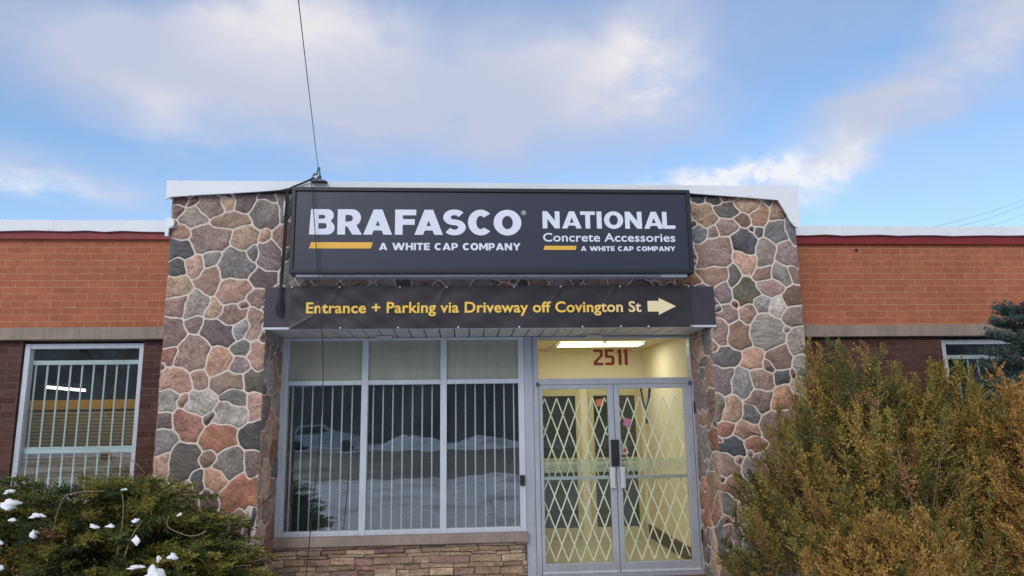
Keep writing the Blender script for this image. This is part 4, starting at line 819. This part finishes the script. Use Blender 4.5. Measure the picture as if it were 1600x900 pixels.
class Leaves:
    def __init__(s, seed): s.r = np.random.RandomState(seed); s.P = []; s.D = []; s.S = []; s.L = []; s.W = []; s.C = []
    def spray(s, pos, axis, length, nleaf, leaf, width, tone, spread=0.75, flat=None, jit=0.25):
        """a feathery twiglet: leaves set alternately along an axis; arrays of sprays at once"""
        n = len(pos); r = s.r
        axis = axis/np.linalg.norm(axis, axis=1, keepdims=True)
        ref = r.normal(size=(n, 3)) if flat is None else np.tile(np.array(flat, float), (n, 1))+r.normal(size=(n, 3))*0.35
        side = np.cross(axis, ref); side /= np.linalg.norm(side, axis=1, keepdims=True)+1e-9
        for k_ in range(nleaf):
            t_ = (k_+0.5)/nleaf; sg_ = 1 if k_ % 2 else -1; taper = 1.0-0.45*t_
            p = pos+axis*(length*t_)[:, None]
            d = axis*(0.75+0.5*t_)+side*sg_*spread*(1-0.6*t_)+r.normal(size=(n, 3))*jit
            d /= np.linalg.norm(d, axis=1, keepdims=True)
            w_ = np.cross(d, r.normal(size=(n, 3))); w_ /= np.linalg.norm(w_, axis=1, keepdims=True)+1e-9
            s.P.append(p); s.D.append(d); s.S.append(w_); s.L.append(leaf*taper*r.uniform(0.7, 1.3, n)); s.W.append(width*r.uniform(0.7, 1.3, n)*np.ones(n))
            s.C.append(np.clip(tone*r.uniform(0.82, 1.5, (n, 1)), 0, 0.6))
    def build(s, name, matr, parent):
        P = np.concatenate(s.P); D = np.concatenate(s.D); S = np.concatenate(s.S); L = np.concatenate(s.L)[:, None]; W = np.concatenate(s.W)[:, None]; C = np.concatenate(s.C); n = len(P)
        V = np.stack([P, P+D*L*0.45+S*W, P+D*L, P+D*L*0.45-S*W], 1).reshape(-1, 3).astype(np.float32)
        me = bpy.data.meshes.new(name); me.vertices.add(4*n); me.vertices.foreach_set('co', V.ravel()); me.loops.add(4*n); me.loops.foreach_set('vertex_index', np.arange(4*n, dtype=np.int32))
        me.polygons.add(n); me.polygons.foreach_set('loop_start', np.arange(0, 4*n, 4, dtype=np.int32)); me.polygons.foreach_set('loop_total', np.full(n, 4, np.int32)); me.update(calc_edges=True)
        ca_ = me.attributes.new('leaf_tone', 'FLOAT_COLOR', 'POINT'); CC = np.concatenate([np.repeat(C, 4, 0), np.ones((4*n, 1))], 1).astype(np.float32); ca_.data.foreach_set('color', CC.ravel())
        return link(name, me, matr, parent)
def plume(lv, tw, base, tip, bow, nspray, slen, leaf, width, tone, up=0.6, flat=None, start=0.25, radius=0.004, nleaf=7, tipjit=0.03):
    """one feathery shoot: a bowed stem from base to tip, sprays along it"""
    r = lv.r; base = np.array(base, float); tip = np.array(tip, float); mid = (base+tip)/2+np.array(bow)
    t_ = np.sort(r.uniform(start, 1.0, nspray)); B = lambda t__: ((1-t__)**2)[:, None]*base+(2*t__*(1-t__))[:, None]*mid+(t__**2)[:, None]*tip
    pos = B(t_); tan = 2*(1-t_)[:, None]*(mid-base)+2*t_[:, None]*(tip-mid); tan /= np.linalg.norm(tan, axis=1, keepdims=True)
    out = r.normal(size=(nspray, 3))
    if flat is not None: out -= (out@np.array(flat))[:, None]*np.array(flat)*0.8
    out -= (out*tan).sum(1, keepdims=True)*tan; out /= np.linalg.norm(out, axis=1, keepdims=True)
    ax = tan*up+out*(1.15-0.9*t_)[:, None]+r.normal(size=(nspray, 3))*0.12
    ln = slen*(1.15-0.65*t_)*r.uniform(0.6, 1.3, nspray)
    tn = np.array(tone)[None, :]*np.ones((nspray, 1)); tn = tn*r.uniform(0.8, 1.2, (nspray, 1))
    lv.spray(pos, ax, ln, nleaf, leaf, width, tn, 0.75, flat)
    if tw is not None: tt = np.linspace(0, 0.92, 6); tw.tube([tuple(p) for p in B(tt)], [radius*(1.25-t__) for t__ in tt], 5)
def upright_shrub(name, label, cx, cy, rx, ry, h, n, tones, seed, nspray=36, plen=(0.5, 1.0), leaf=0.036, width=0.0072, hfn=None, cat='shrub', slen=0.15, group=None):
    t_ = tag(empty(name, (cx, cy, -0.13)), label, cat, group); lv = Leaves(seed); tw = MB(); r = lv.r
    for i in range(n):
        a = r.uniform(0, 2*math.pi); rho = math.sqrt(r.uniform(0, 1)); x = cx+rx*rho*math.cos(a); y = cy+ry*rho*math.sin(a)
        zt = h*(1-rho**3.2)**0.42*r.uniform(0.82, 1.05)
        if hfn: zt *= hfn(x, y)
        lvl = r.uniform(0, 1)
        if lvl < 0.45: zt *= r.uniform(0.35, 0.95)          # lower, side shoots
        zt *= 0.90+0.16*math.sin(x*5.3+cx*3+math.sin(y*4))*math.sin(y*6.1+x*2.1)
        zt = min(zt*(1.08 if r.uniform() < 0.10 else 1.0), h*0.985)
        zt = max(zt, 0.15)
        tip = np.array((x, y, zt)); rad = np.array((x-cx, y-cy, 0))/max(rx, ry)
        L = r.uniform(*plen); d = rad*0.75+np.array((0, 0, 1.0))+r.normal(size=3)*0.16; d /= np.linalg.norm(d)
        base = tip-d*L; base[2] = max(base[2], -0.1); p = r.uniform(); tone = tones(x, y, zt, p, r)
        plume(lv, tw if i % 2 == 0 else None, base, tip, rad*0.05+r.normal(size=3)*0.03, nspray, slen, leaf, width, tone, 0.75, None, 0.3, 0.0034)
    for i in range(26):
        a = r.uniform(0, 2*math.pi); rho = math.sqrt(r.uniform(0, 1)); x = cx+rx*.8*rho*math.cos(a); y = cy+ry*.8*rho*math.sin(a); zt = h*(1-rho**2.4)**0.55*(hfn(x, y) if hfn else 1)*r.uniform(.6, .9)
        tw.tube(smooth_path([(cx+(x-cx)*.25, cy+(y-cy)*.25, -0.13), (cx+(x-cx)*.6+r.normal()*.05, cy+(y-cy)*.6+r.normal()*.04, zt*.45), (x, y, zt)], 4), [0.012-0.001*k_ for k_ in range(9)], 6)
    tw.build('stem', M_twigg, t_, True); lv.build('foliage', M_leaf, t_)
    return t_
def tones_olive(x, y, z, p, r):
    lim = 0.5+0.5*math.sin(x*3.1+z*2.3)*math.sin(z*3.7-x*1.3)
    if p < 0.24: c_ = (0.085, 0.102, 0.032)
    elif p < 0.66: c_ = (0.220, 0.190, 0.052)
    elif p < 0.92: c_ = (0.30, 0.205, 0.055)
    else: c_ = (0.27, 0.145, 0.06)
    c_ = np.array(c_); return c_*(0.85+0.45*lim)
def tones_amber(x, y, z, p, r):
    c_ = (0.42, 0.245, 0.075) if p < 0.45 else (0.34, 0.22, 0.06) if p < 0.72 else (0.17, 0.155, 0.045) if p < 0.85 else (0.44, 0.29, 0.10)
    return np.array(c_)
def tones_rust(x, y, z, p, r):
    c_ = (0.38, 0.24, 0.07) if p < 0.5 else (0.28, 0.18, 0.05) if p < 0.8 else (0.15, 0.14, 0.04)
    return np.array(c_)
upright_shrub('cedar_shrub', 'large olive green and bronze cedar shrub in front of the right stone pier', 3.62, -1.60, 1.36, 0.72, 2.26, 480, tones_olive, 31, hfn=lambda x, y: 0.76+0.24*min(1, max(0, (x-2.35)/1.1)) , group='cedar shrubs at the right')
upright_shrub('cedar_shrub', 'amber bronze cedar shrub at the right edge before the blue spruce', 5.02, -2.0, 0.70, 0.62, 2.10, 330, tones_amber, 32, group='cedar shrubs at the right')
upright_shrub('cedar_shrub', 'low golden brown cedar shrub at the foot of the large olive shrub', 3.22, -2.50, 0.70, 0.42, 0.92, 150, tones_rust, 33, nspray=40, plen=(0.35, 0.6), group='cedar shrubs at the right')
upright_shrub('cedar_shrub', 'yellow green cedar shrub in the dip between the olive and amber shrubs', 4.42, -1.55, 0.70, 0.55, 2.06, 250, lambda x, y, z, p, r: np.array((0.23, 0.195, 0.045) if p < .5 else (0.34, 0.23, 0.06) if p < .8 else (0.12, 0.125, 0.035)), 34, group='cedar shrubs at the right')

# spreading juniper with old snow
ju = tag(empty('juniper_bush', (-3.2, -1.5, -0.13)), 'low spreading dark green juniper dotted with snow below the left window', 'shrub')
lv = Leaves(41); tw = MB(); r = lv.r; jcx, jcy = -3.22, -1.42
def jtop(x, y):
    u = (x-jcx)/(1.62 if x > jcx else 2.1); v = (y-jcy)/0.95; q_ = u*u+v*v
    return 1.16*max(0.0, 1-q_)**0.42
for i in range(950):
    a = r.uniform(0, 2*math.pi); rho = r.uniform(0.12, 1.0)**0.6; x = jcx+(1.62 if math.cos(a) > 0 else 2.1)*rho*math.cos(a); y = jcy+0.95*rho*math.sin(a)
    if y > -0.16 or (y > -0.76 and x > -3.02): continue
    zt = jtop(x, y)*r.uniform(0.55, 1.06)
    if i % 3 == 0: zt *= r.uniform(0.3, 0.9)
    tip = np.array((x, y, max(zt, 0.02))); d = np.array((math.cos(a)*1.0, math.sin(a)*0.85, r.uniform(-0.02, 0.38))); d /= np.linalg.norm(d); L = r.uniform(0.35, 0.75)
    base = tip-d*L; base[2] = max(base[2]-0.04, -0.1); p = r.uniform()
    tone = (0.045, 0.068, 0.026) if p < 0.33 else (0.110, 0.130, 0.036) if p < 0.60 else (0.205, 0.195, 0.048) if p < 0.97 else (0.24, 0.12, 0.055)
    plume(lv, tw if i % 5 == 0 else None, base, tip, (0, 0, 0.07), 44, 0.16, 0.036, 0.0066, tone, 0.8, (0, 0, 1), 0.2, 0.005)
for i in range(12):
    a = r.uniform(0, 2*math.pi); x = jcx+1.5*math.cos(a)*r.uniform(.5, 1); y = jcy-0.1+0.6*math.sin(a); zt = jtop(x, y)*0.72+0.02
    tw.tube(smooth_path([(jcx+(x-jcx)*.2, jcy, -0.1), (jcx+(x-jcx)*.7, jcy+(y-jcy)*.7, zt*.8), (x, y, zt)], 4), [0.009-.0007*k_ for k_ in range(9)], 6)
for P in ([(-3.17, -2.05, .60), (-3.18, -1.98, .83), (-3.18, -1.95, .94), (-3.11, -1.95, 1.06), (-2.84, -1.95, 1.08)], [(-3.40, -1.7, 1.0), (-3.3, -1.85, 1.21), (-3.2, -1.9, 1.32), (-2.95, -1.9, 1.37), (-2.7, -1.9, 1.33), (-2.6, -1.8, 1.2)], [(-2.66, -2.05, .6), (-2.67, -1.98, .81), (-2.68, -1.96, .96), (-2.70, -1.95, 1.05)], [(-2.58, -2.1, .6), (-2.56, -2.05, .74), (-2.51, -2.0, .85)], [(-2.31, -2.0, .88), (-2.30, -2.02, .80), (-2.13, -2.02, .73), (-2.01, -2.0, .76)]):
    tw.tube(smooth_path(P, 5), 0.0034, 5)
tw.build('branch', M_twigg, ju, True); lv.build('foliage', M_leaf, ju)
def snow_blob(name, x, y, z, sx, sy, sz, seed, label):
    bm_ = bmesh.new(); bmesh.ops.create_icosphere(bm_, subdivisions=3, radius=1.0); q_ = random.Random(seed); ph = [q_.uniform(0, 6) for _ in range(9)]
    for v in bm_.verts:
        p = v.co.copy(); k_ = 1+0.28*math.sin(p.x*3.1+ph[0])*math.sin(p.y*2.7+ph[1])+0.22*math.sin(p.z*4+p.x*3+ph[2])+0.16*math.sin(p.x*9+ph[3])*math.sin(p.z*8+ph[4])+0.13*math.sin(p.y*13+p.x*11+ph[5])*math.sin(p.z*12+ph[7])
        zz_ = p.z if p.z > 0 else p.z*0.55
        v.co = (x+p.x*sx*k_, y+p.y*sy*k_, z+zz_*sz*k_+0.25*sz*math.sin(p.x*2+ph[6]))
    me_ = bpy.data.meshes.new(name); bm_.to_mesh(me_); bm_.free(); o = link(name, me_, M_snow, None, True); return tag(o, label, 'snow', 'snow clumps on the juniper')
SN = [(-3.56, -1.93, 1.00, .085, .06, .050, 'largest flat snow clump at the left end of the juniper'), (-3.27, -2.06, .92, .075, .05, .030, 'wedge of snow left of centre in the juniper, beside the bent twig'),
      (-2.82, -2.10, .84, .050, .04, .028, 'small square snow clump in the middle of the juniper'), (-2.49, -2.13, .73, .038, .035, .055, 'upright snow lump right of the juniper centre'),
      (-2.29, -2.24, .47, .075, .06, .11, 'tall snow heap at the lower right front of the juniper'), (-2.215, -2.12, .60, .045, .04, .042, 'snow tuft just above the tall heap on its right side'),
      (-2.305, -2.15, .60, .026, .03, .045, 'small pointed snow tuft standing on top of the tall heap'), (-2.44, -2.22, .555, .075, .05, .026, 'slanting snow strip left of the tall heap'),
      (-3.66, -1.78, 1.08, .05, .05, .030, 'snow dab above the largest clump, near the window corner'), (-3.22, -2.17, .80, .040, .05, .045, 'round snow dab below the wedge of snow'),
      (-3.44, -2.08, .90, .035, .04, .020, 'thin snow dab under the largest clump'), (-3.45, -2.22, .75, .045, .05, .032, 'snow dab at the left picture edge, half way down'), (-3.37, -2.32, .585, .05, .05, .032, 'snow dab at the lower left picture edge'),
      (-2.55, -2.02, .865, .035, .03, .028, 'snow dab right of centre, above the upright lump'), (-2.29, -1.83, .88, .026, .03, .02, 'tiny snow dab near the stone pier'), (-2.78, -1.75, 1.08, .032, .03, .02, 'tiny snow dab near the top of the juniper'),
      (-2.71, -2.08, .835, .045, .04, .02, 'low snow streak just right of the small square clump')]
for i, a in enumerate(SN): k_ = 0.85 if i in (0, 4) else 0.66; snow_blob('snow_clump', a[0], a[1], a[2]-0.012, a[3]*k_, a[4]*k_, a[5]*k_, 100+i, a[6])

# blue spruce
spx, spy = 6.08, -0.82
sp_ = tag(empty('spruce_tree', (spx, spy, -0.13)), 'blue green spruce beside the right window, cut by the picture edge', 'tree')
lv = Leaves(51); r = lv.r; tk = MB(); tk.tube([(spx, spy, -0.13), (spx+.02, spy, 1.5), (spx, spy, 2.80)], [0.075, 0.05, 0.012], 8); bt = MB()
for lev in range(17):
    z0 = 0.35+lev*0.142; Lb = 0.88*(1-(z0-0.3)/2.42)**0.62+0.06; nb_ = 11
    for k_ in range(nb_):
        a = 2*math.pi*(k_+0.5*(lev % 2))/nb_+r.uniform(-.15, .15); L = Lb*r.uniform(0.8, 1.12)
        tip = np.array((spx+L*math.cos(a), min(spy+L*math.sin(a), -0.06), z0+L*r.uniform(0.05, 0.32))); base = np.array((spx, spy, z0-0.05))
        bt.tube([tuple(base), tuple((base+tip)/2+np.array((0, 0, -.05))), tuple(tip)], [0.012, 0.008, 0.004], 5)
        tone = np.array((0.080, 0.125, 0.115))*r.uniform(0.8, 1.35)
        for side in range(7):
            f_ = 0.25+0.75*side/6; b0 = base+(tip-base)*f_+np.array((0, 0, -.1*f_*(1-f_))); 
            for s_ in ((-1, 1) if side < 6 else (0,)):
                dd = (tip-base)/L; sd_ = np.array((-math.sin(a), math.cos(a), 0))*s_; ax = dd*0.8+sd_*0.75+np.array((0, 0, .12)); ax /= np.linalg.norm(ax); ll = (0.30*(1.1-f_)+0.08)*r.uniform(.8, 1.2)
                n_ = 26; tt = r.uniform(0, 1, n_); pos = b0+ax*(tt*ll)[:, None]; out = r.normal(size=(n_, 3)); out /= np.linalg.norm(out, axis=1, keepdims=True)
                lv.spray(pos, ax[None, :]*0.7+out*0.8, np.full(n_, 0.02), 3, 0.034, 0.0040, tone[None, :]*np.ones((n_, 1)), 0.5, None, 0.4)
tk.build('trunk', M_twig, sp_, True); bt.build('branch', M_twig, sp_, True); lv.build('foliage', M_needle, sp_)

# ------------------------------------------------------------------ what stands across the road (mirrored in the glass)
wh = tag(empty('warehouse', (0, -50, -0.13)), 'low dark industrial building across the road, reflected in the shop window', 'building')
M_whw = plain('dark_cladding', srgb(88, 86, 84), 0.8, 0, .2, .4, 5, .1); M_whw2 = plain('grey_door', srgb(150, 156, 164), 0.6, 0, .1, .5, 5, .1)
MB().box(-60, 60, -62, -48, -0.13, 8.6).build('wall', M_whw, wh); MB().box(-60.3, 60.3, -62.3, -47.7, 8.6, 9.2).build('roof_band', M_base, wh)
for x in (-22, -11.5, -5.2, 9, 21): MB().box(x-2.2, x+2.2, -47.99, -47.9, 4.2, 5.2).build('window', M_whw2, wh)
def bare_tree(x, y, h, seed, label):
    t_ = tag(empty('bare_tree', (x, y, -0.13)), label, 'tree', 'bare trees across the road'); q_ = random.Random(seed); g_ = MB(); tr_ = MB()
    def grow(p, d, L, rad, lev, mb):
        e = p+d*L; m_ = (p+e)/2+Vector((q_.uniform(-.05, .05)*L, q_.uniform(-.05, .05)*L, 0)); mb.tube([p, m_, e], [rad, rad*.85, rad*.68], 6 if lev < 2 else 4)
        if lev >= 5: return
        for _ in range(3 if lev < 3 else 2):
            nd = (d+Vector((q_.uniform(-.75, .75), q_.uniform(-.75, .75), q_.uniform(-.1, .5)))).normalized(); grow(p+d*L*q_.uniform(.55, 1.0), nd, L*q_.uniform(.6, .8), rad*.6, lev+1, g_)
    grow(Vector((x, y, -0.2)), Vector((0, 0, 1)), h*.34, h*.018, 0, tr_)
    tr_.build('trunk', M_twig, t_, True); g_.build('crown', M_twig, t_, True)
bare_tree(-17.5, -29, 11, 3, 'bare tree across the road, mirrored at the left of the wing window'); bare_tree(-13.2, -37, 9.5, 4, 'second bare tree across the road, mirrored at the right of the wing window')
cr_ = tag(empty('parked_car', (-8.2, -36, -0.13)), 'silver car parked across the road, mirrored in the left shop pane', 'car')
prof = [(-2.2, .28), (-2.25, .62), (-2.15, .92), (-1.85, .98), (-1.35, 1.40), (-.2, 1.46), (.55, 1.05), (1.65, .92), (2.15, .72), (2.25, .35), (2.1, .24), (-2.0, .22)]
bm = bmesh.new(); gv = MB(); gv.prism([(a-8.2, b_-.13) for a, b_ in prof], -36.85, -35.15); gv.build('body', plain('silver_paint', srgb(186, 192, 200), .3, .3, .05), cr_)
for y0, y1 in ((-36.87, -36.852), (-35.148, -35.13)): MB().prism([(a-8.2, b_-.13) for a, b_ in ((-1.55, 1.0), (-1.22, 1.32), (-.22, 1.38), (.38, 1.04))], y0, y1).build('side_window', M_black, cr_)
for x in (-9.6, -6.85):
    for y0 in (-36.9, -35.28): MB().tube([(x, y0, .19), (x, y0+.18, .19)], .33, 20).build('wheel', M_black, cr_, True)
def mound(x, y, sx, sy, h, seed, label):
    n_ = 36; q_ = random.Random(seed); ph = [q_.uniform(0, 6) for _ in range(6)]; vv_ = []; ff_ = []
    for j in range(n_+1):
        for i in range(n_+1):
            u, v = 2*i/n_-1, 2*j/n_-1; rr_ = min(1, math.hypot(u, v)); k_ = (0.5+0.5*math.cos(math.pi*rr_))**0.5
            vv_.append((x+u*sx, y+v*sy, -0.15+h*k_*(1+.28*math.sin(u*5+ph[0])*math.sin(v*5+ph[1])+.10*math.sin(u*13+ph[2])*math.sin(v*11+ph[3]))))
    for j in range(n_):
        for i in range(n_): a = j*(n_+1)+i; ff_.append((a, a+1, a+n_+2, a+n_+1))
    me_ = bpy.data.meshes.new('snow_mound'); me_.from_pydata(vv_, [], ff_); me_.update(); tag(link('snow_mound', me_, M_sground, None, True), label, 'snow', 'ploughed snow mounds')
mound(-3.0, -35.5, 2.3, 2.0, .8, 1, 'tall snow mound across the road, mirrored in the middle shop pane'); mound(1.4, -36, 3.0, 2.0, .6, 2, 'broad snow mound across the road, mirrored in the right shop pane')
mound(1.0, -12.4, 2.0, 1.3, 0.24, 3, 'grey snow heap on the near verge, mirrored low in the right shop pane')
